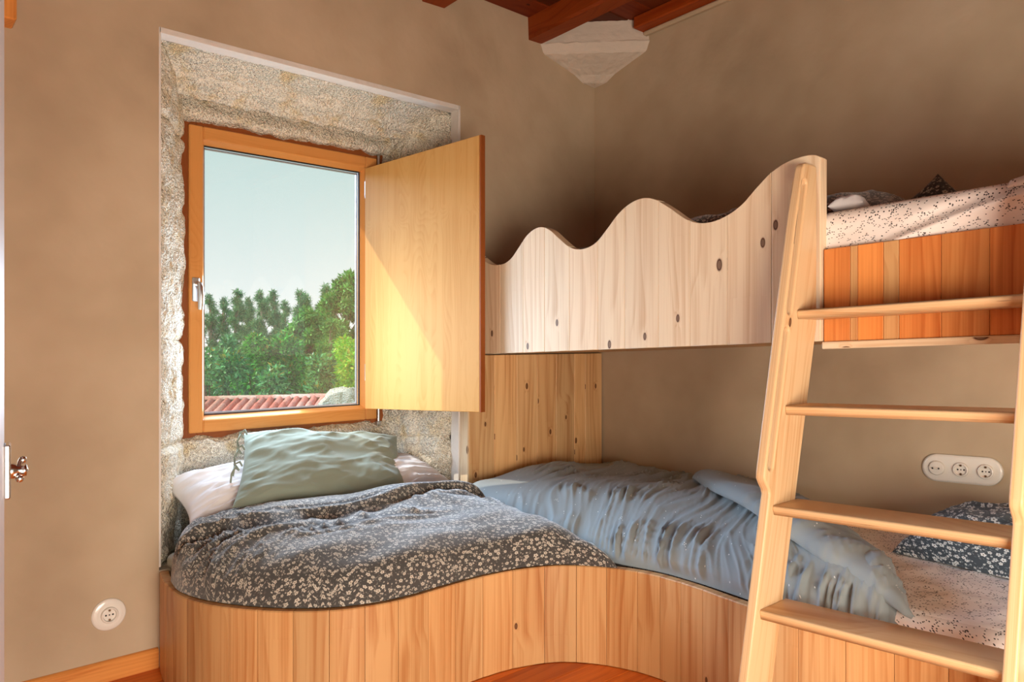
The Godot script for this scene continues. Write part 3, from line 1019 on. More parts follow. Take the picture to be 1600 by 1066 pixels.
func build_bed_base() -> void:
	rng.seed = 141
	var line := spline(CURVE, 460)
	var s := PackedFloat32Array([0.0])
	for k in range(1, line.size()):
		s.append(s[k - 1] + line[k].distance_to(line[k - 1]))
	var bed := thing("bed_base", "low pine bed base whose front of upright boards curves along the floor", "bed", Vector3(-1.3, 0, 0.5))
	var th := 0.026
	var total := s[-1]
	var cuts := [0.0]
	while cuts[-1] < total - 0.02:
		var at: float = cuts[-1]
		var straight := at > 2.06
		cuts.append(minf(total, at + (rnd(0.095, 0.125) if straight else rnd(0.075, 0.105))))
	for c in cuts.size() - 1:
		var s0: float = cuts[c] + (0.0006 if c else 0.0)
		var s1: float = cuts[c + 1] - 0.0006
		var rows := []
		var uvs := []
		var n := maxi(4, int((s1 - s0) / 0.012))
		var u0 := rnd(0, 2)
		var v0 := rnd(0, 2)
		for k in n + 1:
			var ss := lerpf(s0, s1, float(k) / n)
			var i := clampi(s.bsearch(ss), 1, line.size() - 1)
			var q := line[i - 1].lerp(line[i], (ss - s[i - 1]) / maxf(1e-6, s[i] - s[i - 1]))
			var t := (line[mini(i + 1, line.size() - 1)] - line[maxi(i - 2, 0)]).normalized()
			var nn := Vector2(-t.y, t.x)          # towards the room
			var edge := 0.0012 if k == 0 or k == n else 0.0
			var f := q - nn * edge
			var b := q - nn * th
			var e := 0.003
			rows.append([Vector3(f.x, 0.002, f.y), Vector3(f.x, RIM - e, f.y), Vector3(f.x, RIM - e, f.y), Vector3(f.x - nn.x * e, RIM, f.y - nn.y * e), Vector3(f.x - nn.x * e, RIM, f.y - nn.y * e), Vector3(b.x, RIM, b.y), Vector3(b.x, RIM, b.y), Vector3(b.x, 0.002, b.y)])
			uvs.append([])
			for h in [0.0, RIM, RIM, RIM + 0.004, RIM + 0.004, RIM + 0.03, RIM + 0.03, 0.6]:
				uvs[-1].append(Vector2(u0 + ss, v0 + h))
		var mb := MB.new()
		for j in [0, 2, 4, 6]:
			var pr := []
			var pu := []
			for k in rows.size():
				pr.append([rows[k][j], rows[k][j + 1]])
				pu.append([uvs[k][j], uvs[k][j + 1]])
			var q0: Vector3 = (rows[n / 2][j] + rows[n / 2][j + 1]) / 2
			var mid: Vector3 = (rows[n / 2][1] + rows[n / 2][6]) / 2 - Vector3(0, 0.14, 0)
			grid_facing(mb, pr, pu, q0 + (q0 - mid) * 3.0)
		mb.poly([rows[0][0], rows[0][1], rows[0][3], rows[0][5], rows[0][7]])
		mb.poly([rows[n][7], rows[n][5], rows[n][3], rows[n][1], rows[n][0]])
		put("board", mb, mat.base[rng.randi() % 4], bed)
	# platform behind the boards
	var deck := PackedVector2Array()
	for k in range(0, line.size(), 6):
		var t := (line[mini(k + 2, line.size() - 1)] - line[maxi(k - 2, 0)]).normalized()
		var q := line[k] - Vector2(-t.y, t.x) * (th + 0.001)
		deck.append(Vector2(clampf(q.x, -2.022, -0.01), -clampf(q.y, 0.012, 2.4)))
	deck.append(Vector2(-0.01, -2.4))
	deck.append(Vector2(-0.01, -0.012))
	var dm := MB.new()
	dm.prism(deck, [], func(u: float, v: float, w: float) -> Vector3: return Vector3(u, 0.002 + w, -v), 0.198, 0.002, 1)
	put("platform", dm, mat.base[0], bed)

# ---------------------------------------------------------------- upper bunk
const WAVE := [[0.058, 1.335], [0.10, 1.375], [0.14, 1.392], [0.19, 1.385], [0.26, 1.335], [0.33, 1.295], [0.40, 1.288], [0.445, 1.303], [0.486, 1.337], [0.535, 1.378], [0.59, 1.395], [0.64, 1.381], [0.69, 1.343], [0.745, 1.304], [0.80, 1.292], [0.856, 1.304], [0.905, 1.342], [0.955, 1.385], [1.001, 1.408], [1.045, 1.415], [1.09, 1.405], [1.146, 1.370], [1.213, 1.322], [1.27, 1.305], [1.329, 1.311], [1.385, 1.336], [1.43, 1.374], [1.475, 1.408], [1.518, 1.425], [1.56, 1.430], [1.590, 1.427], [1.606, 1.416]]
const BUNK_X := -0.95

func wave_at(line: PackedVector2Array, z: float) -> float:
	for k in range(1, line.size()):
		if line[k].x >= z:
			var t := (z - line[k - 1].x) / maxf(1e-6, line[k].x - line[k - 1].x)
			return lerpf(line[k - 1].y, line[k].y, clampf(t, 0, 1))
	return line[-1].y

func build_bunk() -> void:
	rng.seed = 151
	var line := spline(WAVE, 240)
	var bunk := thing("bunk_bed", "upper pine bunk with a wave cut guard of knotty boards and reddish side boards", "bunk bed", Vector3(-0.5, 0.36, 0.8))
	var cuts := [0.058, 0.148, 0.262, 0.385, 0.510, 0.620, 0.740, 0.867, 0.978, 1.108, 1.220, 1.341, 1.473, 1.606]
	for c in cuts.size() - 1:
		var z0: float = cuts[c] + 0.0004
		var z1: float = cuts[c + 1] - 0.0004
		var o := PackedVector2Array([Vector2(z0, 0.958), Vector2(z1, 0.958)])
		for k in 13:
			var z := lerpf(z1, z0, k / 12.0)
			o.append(Vector2(z, wave_at(line, z)))
		var mb := MB.new()
		var r := 0.004 if c < cuts.size() - 2 else 0.006
		mb.prism(o, [], func(u: float, v: float, w: float) -> Vector3: return Vector3(BUNK_X + 0.036 - w, v, u), 0.036, 0.0012 if c < cuts.size() - 2 else 0.002, 2)
		mb.grain(0, Vector3.UP, Vector2(rnd(0, 3), rnd(0, 3)))
		tag(put("guard_board", mb, mat.wave[rng.randi() % 4], bunk), "pale knotty board")
	var reds := [1.608, 1.674, 1.692, 1.752, 1.787, 1.877, 1.972, 2.066, 2.16, 2.26, 2.36]
	for c in reds.size() - 1:
		var narrow: bool = c in [1, 3]
		plank(bunk, "side_board", Vector3(BUNK_X + 0.012, 0.956, reds[c] + 0.0004), Vector3(BUNK_X + 0.036, 1.187, reds[c + 1] - 0.0004), Vector3.UP, mat.base[1] if narrow else mat.red[(c * 3 + 1) % 4], 0.0012)
	plank(bunk, "bottom_rail", Vector3(BUNK_X + 0.004, 0.938, 1.607), Vector3(BUNK_X + 0.06, 0.9555, 2.36), Vector3.BACK, mat.wave[1], 0.002)
	# bottom boards seen from below
	var z := 0.058
	while z < 2.35:
		plank(bunk, "bottom_board", Vector3(BUNK_X + 0.0365, 0.962, z), Vector3(-0.004, 0.980, z + 0.112), Vector3.RIGHT, mat.panel[rng.randi() % 4], 0.001)
		z += 0.116
	# end panel of knotty boards on the window wall
	var xs := [-0.834, -0.695, -0.567, -0.443, -0.322, -0.200, -0.126, -0.006]
	for c in xs.size() - 1:
		plank(bunk, "end_board", Vector3(xs[c] + 0.0005, 0.206, 0.014), Vector3(xs[c + 1] - 0.0005, 0.957, 0.054), Vector3.UP, mat.panel[(c * 3) % 4], 0.0025)
	plank(bunk, "edge_batten", Vector3(-0.8415, 0.206, 0.002), Vector3(-0.8345, 0.957, 0.0545), Vector3.UP, mat.wave[0], 0.0015)

# ---------------------------------------------------------------- ladder
func rail_f(y: float) -> float: return -1.215 + 0.240 * (y - 0.484)
func rail_b(y: float) -> float: return -1.095 + 0.258 * (y - 0.463)

func build_ladder() -> void:
	rng.seed = 161
	var l := thing("bunk_ladder", "leaning pine ladder with flat treads and slotted handrails against the upper bunk", "ladder", Vector3(-1.27, 0, 1.84))
	for side in 2:
		var z0 := 1.577 if side == 0 else 2.077
		var o := PackedVector2Array([Vector2(rail_f(0.0), 0.001), Vector2(rail_b(0.0), 0.001), Vector2(rail_b(0.5), 0.5), Vector2(rail_b(1.0) - 0.001, 1.0), Vector2(-0.9575, 1.03), Vector2(-0.9575, 1.385)])
		o.append_array(PackedVector2Array([Vector2(-0.960, 1.392), Vector2(-0.968, 1.396)]))
		var top := rail_f(1.395) - 0.034
		o.append_array(PackedVector2Array([Vector2(top + 0.020, 1.396), Vector2(top + 0.008, 1.391), Vector2(top + 0.002, 1.378)]))
		for y in [1.25, 1.1, 0.95, 0.8, 0.70]:
			o.append(Vector2(rail_f(y) - 0.036, y))
		o.append_array(PackedVector2Array([Vector2(rail_f(0.660) - 0.036, 0.660), Vector2(rail_f(0.645) - 0.033, 0.645), Vector2(rail_f(0.632) - 0.022, 0.632), Vector2(rail_f(0.618) - 0.007, 0.618), Vector2(rail_f(0.606), 0.606), Vector2(rail_f(0.4), 0.4)]))
		var holes := []
		for seg in [[1.352, 1.022], [0.992, 0.662]]:
			var h := PackedVector2Array()
			var r := 0.0105
			var tang := Vector2(0.24, 1).normalized()
			for e in 2:
				var y: float = seg[e] + (-r if e == 0 else r)
				var c := Vector2(rail_f(y) - 0.012, y)
				for k in 9:
					var a := (0.0 if e == 0 else PI) + PI * k / 8.0 - 0.235
					h.append(c + Vector2(cos(a), sin(a)) * r)
			holes.append(h)
		var mb := MB.new()
		mb.prism(o, holes, func(u: float, v: float, w: float) -> Vector3: return Vector3(u, v, z0 + w), 0.024, 0.0055, 3)
		mb.grain(0, Vector3(0.235, 0.97, 0).normalized(), Vector2(0.3 + side, 0.1))
		put("rail", mb, mat.ladder[side], l)
	for k in 5:
		var y := 1.033 - 0.2266 * k
		var xf := -1.0585 - 0.0568 * k
		var mb := MB.new()
		var o := PackedVector2Array([Vector2(xf + 0.002, y - 0.022), Vector2(xf + 0.112, y - 0.022), Vector2(xf + 0.112, y), Vector2(xf, y), Vector2(xf - 0.002, y - 0.006)])
		mb.prism(o, [], func(u: float, v: float, w: float) -> Vector3: return Vector3(u, v, 1.6008 + w), 0.4765, 0.0022, 2)
		mb.grain(0, Vector3.BACK, Vector2(rnd(0, 3), rnd(0, 3)))
		put("tread", mb, mat.ladder[k % 2], l)

# ---------------------------------------------------------------- bedding
# a soft thing laid between two lines: profile swells from the back line over the top to the front line
func quilt(called: String, label: String, category: String, back: Array, front: Array, nt: int, ns: int, power: float, height: Callable, ripple: Callable, m: Material, parent: Node = null, flip := false) -> Node3D:
	var bc := path3(back, nt)
	var fc := path3(front, nt)
	var rows := []
	for i in nt:
		var t := float(i) / (nt - 1)
		var row := []
		for j in ns:
			var th := PI * j / (ns - 1)
			var c := cos(th)
			var q := 0.5 - 0.5 * signf(c) * pow(absf(c), 2.0 / power)
			var g := pow(maxf(sin(th), 0.0), 2.0 / power)
			var p: Vector3 = bc[i].lerp(fc[i], q)
			p.y += height.call(t, q) * g
			row.append(p)
		rows.append(row)
	var n := normals(rows)
	var out := []
	for i in nt:
		var t := float(i) / (nt - 1)
		var row := []
		for j in ns:
			var p: Vector3 = rows[i][j]
			var d: float = ripple.call(p, t, float(j) / (ns - 1))
			row.append(p + n[i][j] * d * (1.0 if j > 0 and j < ns - 1 else 0.0))
		out.append(row)
	var uvs := []
	var run := 0.0
	for i in nt:
		if i: run += out[i][ns / 2].distance_to(out[i - 1][ns / 2])
		var arc := [0.0]
		for j in range(1, ns): arc.append(arc[-1] + out[i][j].distance_to(out[i][j - 1]))
		var row := []
		for j in ns: row.append(Vector2(run, arc[j] - arc[ns / 2]))
		uvs.append(row)
	var mb := MB.new()
	grid_facing(mb, out, uvs, Vector3(-1.3, 6, 1.5))
	var flat := out.map(func(r): return [r[0], r[-1]])
	grid_facing(mb, flat, null, Vector3(-1.3, -6, 1.5))
	if parent == null:
		var mid: Vector3 = (bc[nt / 2] + fc[nt / 2]) / 2
		var o := thing(called, label, category, mid)
		put("cover", mb, m, o)
		return o
	return put(called, mb, m, parent)

func path3(c: Array, n: int) -> PackedVector3Array:
	var cv := Curve3D.new()
	cv.bake_interval = 0.01
	for k in c.size():
		var a: Vector3 = c[maxi(k - 1, 0)]
		var b: Vector3 = c[mini(k + 1, c.size() - 1)]
		var t := (b - a).normalized()
		cv.add_point(c[k], -t * a.distance_to(c[k]) / 3.0, t * b.distance_to(c[k]) / 3.0)
	var out := PackedVector3Array()
	for k in n:
		out.append(cv.sample_baked(cv.get_baked_length() * k / (n - 1), true))
	return out

func normals(rows: Array) -> Array:
	var out := []
	var h := rows.size()
	var w: int = rows[0].size()
	for i in h:
		var row := []
		for j in w:
			var du: Vector3 = rows[mini(i + 1, h - 1)][j] - rows[maxi(i - 1, 0)][j]
			var dv: Vector3 = rows[i][mini(j + 1, w - 1)] - rows[i][maxi(j - 1, 0)]
			var n := du.cross(dv)
			if n.length_squared() < 1e-14: n = Vector3.UP
			n = n.normalized()
			row.append(n)
		out.append(row)
	var s := 0.0
	for i in h: s += out[i][w / 2].y
	if s < 0:
		for i in h:
			for j in w: out[i][j] = -out[i][j]
	return out

func simplex(freq: float, sd: int, oct := 1) -> FastNoiseLite:
	var n := FastNoiseLite.new()
	n.noise_type = FastNoiseLite.TYPE_SIMPLEX_SMOOTH
	n.frequency = freq
	n.seed = sd
	n.fractal_octaves = oct
	if oct == 1: n.fractal_type = FastNoiseLite.FRACTAL_NONE
	return n

# sharp creases: 1 on the crease, falling to 0
func crease(n: FastNoiseLite, x: float, y: float, z := 0.0) -> float:
	var v := 1.0 - absf(n.get_noise_3d(x, y, z)) * 2.2
	return pow(maxf(v, 0.0), 2.0)

# a stuffed cushion; t has x along its width, y out of its upper side, z along its depth
func cushion(parent: Node, called: String, t: Transform3D, w: float, d: float, thick: float, m: Material, ripple: Callable, flat_below := 0.55) -> MeshInstance3D:
	var mb := MB.new()
	var n := 64
	for side in [1, -1]:
		var rows := []
		var uvs := []
		for i in n + 1:
			var v := -cos(PI * i / n)
			var row := []
			var ur := []
			for j in n + 1:
				var u := -cos(PI * j / n)
				var bulge := pow(maxf(0.0, (1.0 - pow(absf(u), 2.6)) * (1.0 - pow(absf(v), 2.6))), 0.5)
				var px := u * w / 2 * (1.0 - 0.05 * (1.0 - v * v))
				var pz := v * d / 2 * (1.0 - 0.05 * (1.0 - u * u))
				var y := thick / 2 * bulge * (1.0 if side > 0 else flat_below)
				y += ripple.call(u, v) * minf(1.0, bulge * 2.0) * (1.0 if side > 0 else 0.4)
				row.append(t * Vector3(px, y * side, pz))
				ur.append(Vector2(px - y * u, pz - y * v))
			rows.append(row)
			uvs.append(ur)
		grid_facing(mb, rows, uvs, t * Vector3(0, 10.0 * side, 0))
	return put(called, mb, m, parent)

func slab(pts: PackedVector2Array, y0: float, y1: float, r: float) -> MB:
	var mb := MB.new()
	var o := PackedVector2Array()
	for q in pts: o.append(Vector2(q.x, -q.y))
	mb.prism(o, [], func(u: float, v: float, w: float) -> Vector3: return Vector3(u, y0 + w, -v), y1 - y0, r, 5)
	for i in mb.p.size(): mb.uv[i] = Vector2(mb.p[i].x + mb.p[i].y * 0.7, mb.p[i].z + mb.p[i].y * 0.7)
	return mb

func build_bedding() -> void:
	rng.seed = 171
	# mattresses
	var line := spline(CURVE, 460)
	var a := PackedVector2Array()
	for k in range(8, 300, 4):
		var t := (line[k + 2] - line[k - 2]).normalized()
		var q := line[k] - Vector2(-t.y, t.x) * 0.045
		if q.x < -1.02 and q.y < 1.0 and (a.is_empty() or q.distance_to(a[-1]) > 0.012): a.append(Vector2(maxf(q.x, -2.022), q.y))
	a.append_array(PackedVector2Array([Vector2(-1.0, 0.9), Vector2(-1.0, 0.06), Vector2(-0.97, -0.21), Vector2(-1.86, -0.21), Vector2(-1.93, -0.06), Vector2(-2.012, 0.02)]))
	var m1 := slab(a, 0.304, 0.352, 0.018)
	# its lower half stays behind the boards
	var b := PackedVector2Array()
	for q in a:
		b.append(Vector2(q.x, maxf(q.y, 0.012)))
	var mo := thing("mattress", "pale mattress under the floral duvet below the window", "mattress", Vector3(-1.5, 0.202, 0.3))
	put("cover", m1, mat.mattress, mo)
	put("core", slab(PackedVector2Array([Vector2(-1.93, 0.02), Vector2(-1.86, 0.50), Vector2(-1.7, 0.66), Vector2(-1.4, 0.70), Vector2(-1.1, 0.72), Vector2(-1.0, 0.72), Vector2(-1.0, 0.02)]), 0.202, 0.310, 0.01), mat.mattress, mo)
	var mp := PackedVector2Array([Vector2(-0.93, 0.09), Vector2(-0.93, 1.0), Vector2(-0.92, 1.25), Vector2(-0.94, 1.45), Vector2(-0.98, 1.62), Vector2(-1.04, 1.75), Vector2(-1.052, 1.84), Vector2(-1.052, 2.38), Vector2(-0.012, 2.38), Vector2(-0.012, 0.07)])
	var m2 := slab(mp, 0.202, 0.357, 0.03)
	var wr := simplex(6.0, 3, 2)
	var mo2 := thing("mattress", "lower mattress along the right wall in a speckled white sheet", "mattress", Vector3(-0.5, 0.202, 1.2))
	put("fitted_sheet", m2, mat.sheet, mo2)
	# wrinkled top of the sheet where it shows
	var top := []
	var tuv := []
	for i in 61:
		var row := []
		var ur := []
		for j in 61:
			var x := lerpf(-1.058, -0.03, i / 60.0)
			var z := lerpf(1.2 + 0.62 * (1.0 - smoothstep(-1.0, -0.5, lerpf(-1.058, -0.03, i / 60.0))), 2.3, j / 60.0)
			var k := crease(wr, x * 0.5 + z * 1.1, z * 0.3 - x * 0.9)
			row.append(Vector3(x, 0.3600 - 0.045 * pow(maxf(0.0, (-1.015 - x) / 0.043), 2.2) + 0.005 * k * smoothstep(-1.03, -0.9, x) * smoothstep(-0.03, -0.1, x), z))
			ur.append(Vector2(x, z))
		top.append(row)
		tuv.append(ur)
	var tm := MB.new()
	grid_facing(tm, top, tuv, Vector3(0, 9, 1.7))
	put("sheet_top", tm, mat.sheet, mo2)

	# floral duvet on the bed under the window
	var n1 := simplex(3.2, 41, 2)
	var n2 := simplex(7.0, 42, 2)
	var n3 := simplex(2.0, 43, 1)
	var fold := func(t: float) -> float: return lerpf(0.56, 0.44, smoothstep(0.0, 0.5, t)) - 0.16 * smoothstep(0.5, 0.95, t) + 0.012 * sin(t * 23.0)
	quilt("duvet", "dark floral duvet with small white flowers on the bed under the window", "duvet",
		[Vector3(-2.022, 0.352, 0.10), Vector3(-1.93, 0.356, 0.05), Vector3(-1.75, 0.356, 0.03), Vector3(-1.45, 0.356, 0.06), Vector3(-1.2, 0.356, 0.08), Vector3(-1.05, 0.354, 0.13), Vector3(-0.965, 0.352, 0.22)],
		[Vector3(-2.045, 0.302, 0.16), Vector3(-2.058, 0.300, 0.27), Vector3(-2.043, 0.300, 0.38), Vector3(-2.012, 0.300, 0.47), Vector3(-1.95, 0.300, 0.585), Vector3(-1.875, 0.300, 0.678), Vector3(-1.785, 0.300, 0.745), Vector3(-1.671, 0.300, 0.782), Vector3(-1.50, 0.300, 0.780), Vector3(-1.36, 0.300, 0.782), Vector3(-1.22, 0.300, 0.812), Vector3(-1.128, 0.300, 0.870), Vector3(-1.078, 0.300, 0.945), Vector3(-1.045, 0.303, 1.03)],
		240, 170, 3.6,
		func(t: float, q: float) -> float:
			var h := 0.118 + 0.012 * sin(q * PI)
			h *= pow(maxf(0.0, 1.0 - pow(maxf(0.0, (t - 0.80) / 0.20), 2.4)), 0.5)
			h *= pow(maxf(0.0, 1.0 - pow(maxf(0.0, (0.10 - t) / 0.10), 2.0)), 0.5) * lerpf(0.50, 1.0, smoothstep(0.0, 0.36, t))
			return h,
		func(p: Vector3, t: float, s: float) -> float:
			var cs := cos(PI * s)
			var q := 0.5 - 0.5 * signf(cs) * pow(absf(cs), 2.0 / 3.6)
			var c: float = fold.call(t)
			var mask := smoothstep(0.05, 0.2, s) * (1.0 - smoothstep(0.80, 0.97, s)) * smoothstep(0.0, 0.10, t)
			# the turned-back upper part ends in a deep crease
			var band := 0.036 * (1.0 - smoothstep(c - 0.030, c + 0.022, q)) * smoothstep(0.0, 0.20, q)
			var groove := -0.012 * exp(-pow((q - c - 0.026) / 0.020, 2.0)) - 0.010 * exp(-pow((q - c + 0.085 + 0.02 * sin(t * 9.0)) / 0.014, 2.0)) * smoothstep(0.1, 0.3, t)
			var soft := n3.get_noise_2d(p.x, p.z) * 0.014 + n1.get_noise_2d(p.x * 0.7, p.z * 1.6) * 0.010
			# wrinkles that run along the bed behind the crease, and fan out from the near corner
			var w := crease(n1, p.x * 0.9, p.z * 3.6 - p.x * 0.6) * 0.018 * smoothstep(c - 0.02, c + 0.06, q) * (1.0 - smoothstep(c + 0.15, c + 0.34, q))
			var fan := (crease(n2, p.x * 1.0, p.z * 2.4 + p.x * 1.3) - 0.5) * 0.010 * smoothstep(0.05, 0.16, t) * (1.0 - smoothstep(0.18, 0.42, t))
			return (band + groove) * (1.0 - smoothstep(0.9, 1.0, t)) * smoothstep(0.0, 0.12, t) + (soft + w + fan) * mask,
		mat.floral)

	# grey duvet on the lower bunk
	var g1 := simplex(2.6, 51, 2)
	var g2 := simplex(5.2, 52, 1)
	var g3 := simplex(1.7, 53, 1)
	var grey := quilt("duvet", "slate grey duvet with tiny white specks on the lower bunk", "duvet",
		[Vector3(-0.90, 0.364, 0.075), Vector3(-0.45, 0.364, 0.072), Vector3(-0.10, 0.364, 0.080), Vector3(-0.030, 0.364, 0.20), Vector3(-0.025, 0.364, 0.42), Vector3(-0.030, 0.364, 0.64), Vector3(-0.09, 0.364, 0.90), Vector3(-0.27, 0.364, 1.20), Vector3(-0.50, 0.364, 1.44), Vector3(-0.75, 0.364, 1.64), Vector3(-0.93, 0.364, 1.77)],
		[Vector3(-0.97, 0.366, 0.18), Vector3(-0.985, 0.34, 0.45), Vector3(-0.985, 0.31, 0.75), Vector3(-1.000, 0.300, 0.98), Vector3(-0.985, 0.299, 1.14), Vector3(-0.996, 0.299, 1.26), Vector3(-1.014, 0.299, 1.36), Vector3(-1.040, 0.299, 1.48), Vector3(-1.056, 0.299, 1.60), Vector3(-1.060, 0.299, 1.72), Vector3(-1.050, 0.305, 1.84)],
		300, 150, 2.7,
		func(t: float, q: float) -> float:
			var h := lerpf(0.085, 0.118, smoothstep(0.0, 0.45, t)) * (1.0 - 0.35 * smoothstep(0.72, 1.0, t))
			h += 0.030 * exp(-pow((t - 0.20) / 0.10, 2.0)) * (1.0 - smoothstep(0.2, 0.6, q))
			h += 0.02 * exp(-pow((q - 0.6) / 0.3, 2.0))
			return h * pow(maxf(0.0, 1.0 - pow(maxf(0.0, (0.06 - t) / 0.06), 2.0)), 0.5) * pow(maxf(0.0, 1.0 - pow(maxf(0.0, (t - 0.95) / 0.05), 2.0)), 0.5),
		func(p: Vector3, t: float, s: float) -> float:
			var mask := smoothstep(0.0, 0.10, s) * (1.0 - smoothstep(0.93, 1.0, s))
			var soft := g3.get_noise_2d(p.x, p.z) * 0.018
			# long wrinkles bow from the wall to the front edge
			var bow := p.z + 0.08 * p.x - 0.22 * p.x * p.x + g3.get_noise_2d(p.x * 1.2, p.z * 1.2) * 0.055
			var w := crease(g1, bow * 3.2, p.x * 0.55) * 0.011
			w += crease(g2, bow * 3.6, p.x * 0.40) * 0.0065 + crease(g2, bow * 7.5, p.x * 0.7, 8.0) * 0.0030
			w *= 0.55 + 0.9 * smoothstep(-0.2, 0.5, g3.get_noise_2d(p.x * 2.0 + 5.0, p.z * 2.0))
			var gather := crease(g2, p.z * 6.5 + p.x * 0.8, p.x * 0.25 + p.y * 0.2, 3.0) * 0.016 * smoothstep(0.72, 0.84, t) * smoothstep(0.6, 0.8, s)
			return (soft + (w - 0.006) * smoothstep(0.1, 0.3, t) + gather) * mask,
		mat.grey)
	# its upper corner folded back over itself
	var fl := quilt("folded_corner", "", "",
		[Vector3(-0.14, 0.405, 0.74), Vector3(-0.20, 0.40, 0.94), Vector3(-0.34, 0.39, 1.20), Vector3(-0.52, 0.375, 1.43), Vector3(-0.77, 0.37, 1.66), Vector3(-0.99, 0.365, 1.82)],
		[Vector3(-0.33, 0.458, 0.80), Vector3(-0.60, 0.474, 1.07), Vector3(-0.76, 0.474, 1.28), Vector3(-0.885, 0.450, 1.46), Vector3(-0.98, 0.412, 1.64), Vector3(-1.062, 0.352, 1.86)],
		120, 50, 2.6,
		func(t: float, q: float) -> float: return 0.062 * pow(maxf(0.0, 1.0 - pow(absf(2.0 * t - 1.0), 6.0)), 0.5),
		func(p: Vector3, t: float, s: float) -> float:
			return g3.get_noise_2d(p.x * 2.0, p.z * 2.0) * 0.010 + crease(g1, p.z * 1.4 - p.x * 1.2, (p.x + p.z) * 0.5, 5.0) * 0.012 * smoothstep(0.3, 0.6, t) + crease(g2, p.z * 2.5 - p.x, p.x * 0.8, 2.0) * 0.010 * smoothstep(0.5, 1.0, t),
		mat.grey, grey)

	# pillows under the window
	var pn := simplex(1.3, 61, 2)
	var wp := thing("pillow", "plain white pillow lying behind the sage green pillow", "pillow", Vector3(-1.42, 0.41, -0.08))
	var tw := Transform3D(Basis.from_euler(Vector3(0.30, 0.0, -0.04)), Vector3(-1.425, 0.475, -0.085))
	cushion(wp, "case", tw, 1.08, 0.34, 0.20, mat.white_cloth, func(u: float, v: float) -> float: return crease(pn, u * 1.6, v * 2.2 + u) * 0.010 + pn.get_noise_2d(u, v) * 0.012, 0.7)
	var gp := thing("pillow", "sage green pillow with tied ends leaning on the stone sill", "pillow", Vector3(-1.47, 0.46, -0.05))
	var gx := Vector3(0.60, -0.062, -0.02).normalized()
	var gz := Vector3(-0.17, -0.19, 0.33).normalized()
	var tg := Transform3D(Basis(gx, gz.cross(gx).normalized(), gz), Vector3(-1.425, 0.553, -0.05))
	var gn := simplex(1.0, 63, 2)
	var case_ := cushion(gp, "case", tg, 0.68, 0.44, 0.13, mat.green, func(u: float, v: float) -> float: return crease(gn, u * 0.55 + v * 0.3, v * 1.2 - u * 0.75) * 0.010 + crease(gn, u * 1.3 - v * 0.8, v * 2.2 + u * 1.0, 4.0) * 0.005 + crease(gn, v * 4.5, u * 0.8, 9.0) * 0.009 * (1.0 - smoothstep(-0.95, -0.55, u)) + gn.get_noise_2d(u * 0.6 + 4.0, v * 0.6) * 0.016, 0.6)
	for k in 3:
		var v := -0.17 + 0.10 * k
		var p0 := tg * Vector3(-0.34, 0.012, v)
		var tie := MB.new()
		tie.tube([p0, p0 + Vector3(-0.015, 0.012, 0.008), p0 + Vector3(-0.030, -0.008, 0.016), p0 + Vector3(-0.028, -0.035, 0.022 - 0.01 * k), p0 + Vector3(-0.040, -0.060 - 0.01 * k, 0.03)], [0.004, 0.005, 0.0035, 0.0035, 0.003], 6)
		tie.tube([p0, p0 + Vector3(-0.010, 0.020, -0.01), p0 + Vector3(0.004, 0.028, 0.0), p0 + Vector3(0.010, 0.012, 0.006)], [0.004, 0.005, 0.005, 0.003], 6)
		put("tie", tie, mat.green, gp)

	# floral pillow at the right end of the lower bunk
	var fp := thing("pillow", "dark floral pillow on the speckled sheet under the triple socket", "pillow", Vector3(-0.32, 0.365, 1.85))
	var fx := Vector3(-0.26, 0.0, 0.95).normalized()
	var fz := Vector3(-0.98, -0.02, 0.10).normalized()
	var tf := Transform3D(Basis(fx, fz.cross(fx).normalized(), fz), Vector3(-0.405, 0.372, 1.905))
	cushion(fp, "case", tf, 0.62, 0.52, 0.21, mat.floral_blue, func(u: float, v: float) -> float: return crease(pn, u * 1.2 + 3.0, v * 1.4) * 0.010 + pn.get_noise_2d(u + 7.0, v) * 0.014, 0.06)

	# upper bunk
	var um := thing("mattress", "upper bunk mattress in a speckled white sheet above the reddish boards", "mattress", Vector3(-0.5, 0.985, 1.2))
	var up := slab(PackedVector2Array([Vector2(-0.912, 0.065), Vector2(-0.912, 2.36), Vector2(-0.006, 2.36), Vector2(-0.006, 0.065)]), 0.983, 1.283, 0.035)
	put("core", up, mat.sheet, um)
	# the drape of the sheet on the visible side
	var dr := []
	var du := []
	var dn := simplex(2.0, 71, 2)
	for i in 91:
		var z := lerpf(1.600, 2.35, i / 90.0)
		var row := []
		var ur := []
		for j in 41:
			var v := j / 40.0
			var y := lerpf(1.17, 1.250, minf(1.0, v / 0.55))
			var x := -0.920
			if v > 0.55:
				var th := minf(1.0, (v - 0.55) / 0.2) * PI / 2
				x = -0.920 + 0.038 * (1.0 - cos(th)) + 0.16 * maxf(0.0, v - 0.75) / 0.25
				y = 1.250 + 0.0365 * sin(th) - 0.004 * maxf(0.0, v - 0.75) / 0.25
			# taut diagonal folds that rise to the right
			var line_ := (y - 1.17) - 0.30 * (z - 1.72) + 0.10 * (z - 1.72) * (z - 1.72)
			var f := 0.014 * exp(-pow(line_ / 0.012, 2.0)) * smoothstep(1.66, 1.80, z) - 0.006 * exp(-pow((line_ - 0.030) / 0.012, 2.0)) * smoothstep(1.72, 1.95, z) + 0.006 * exp(-pow((line_ - 0.048) / 0.015, 2.0)) * smoothstep(1.75, 2.0, z)
			f += dn.get_noise_2d(z * 2.0, y * 5.0) * 0.006
			row.append(Vector3(x - f * (1.0 - smoothstep(0.5, 0.72, v)), y, z))
			ur.append(Vector2(z, v * 0.19 / 0.75))
		dr.append(row)
		du.append(ur)
	var dm := MB.new()
	grid_facing(dm, dr, du, Vector3(-5, 1.3, 2.0))
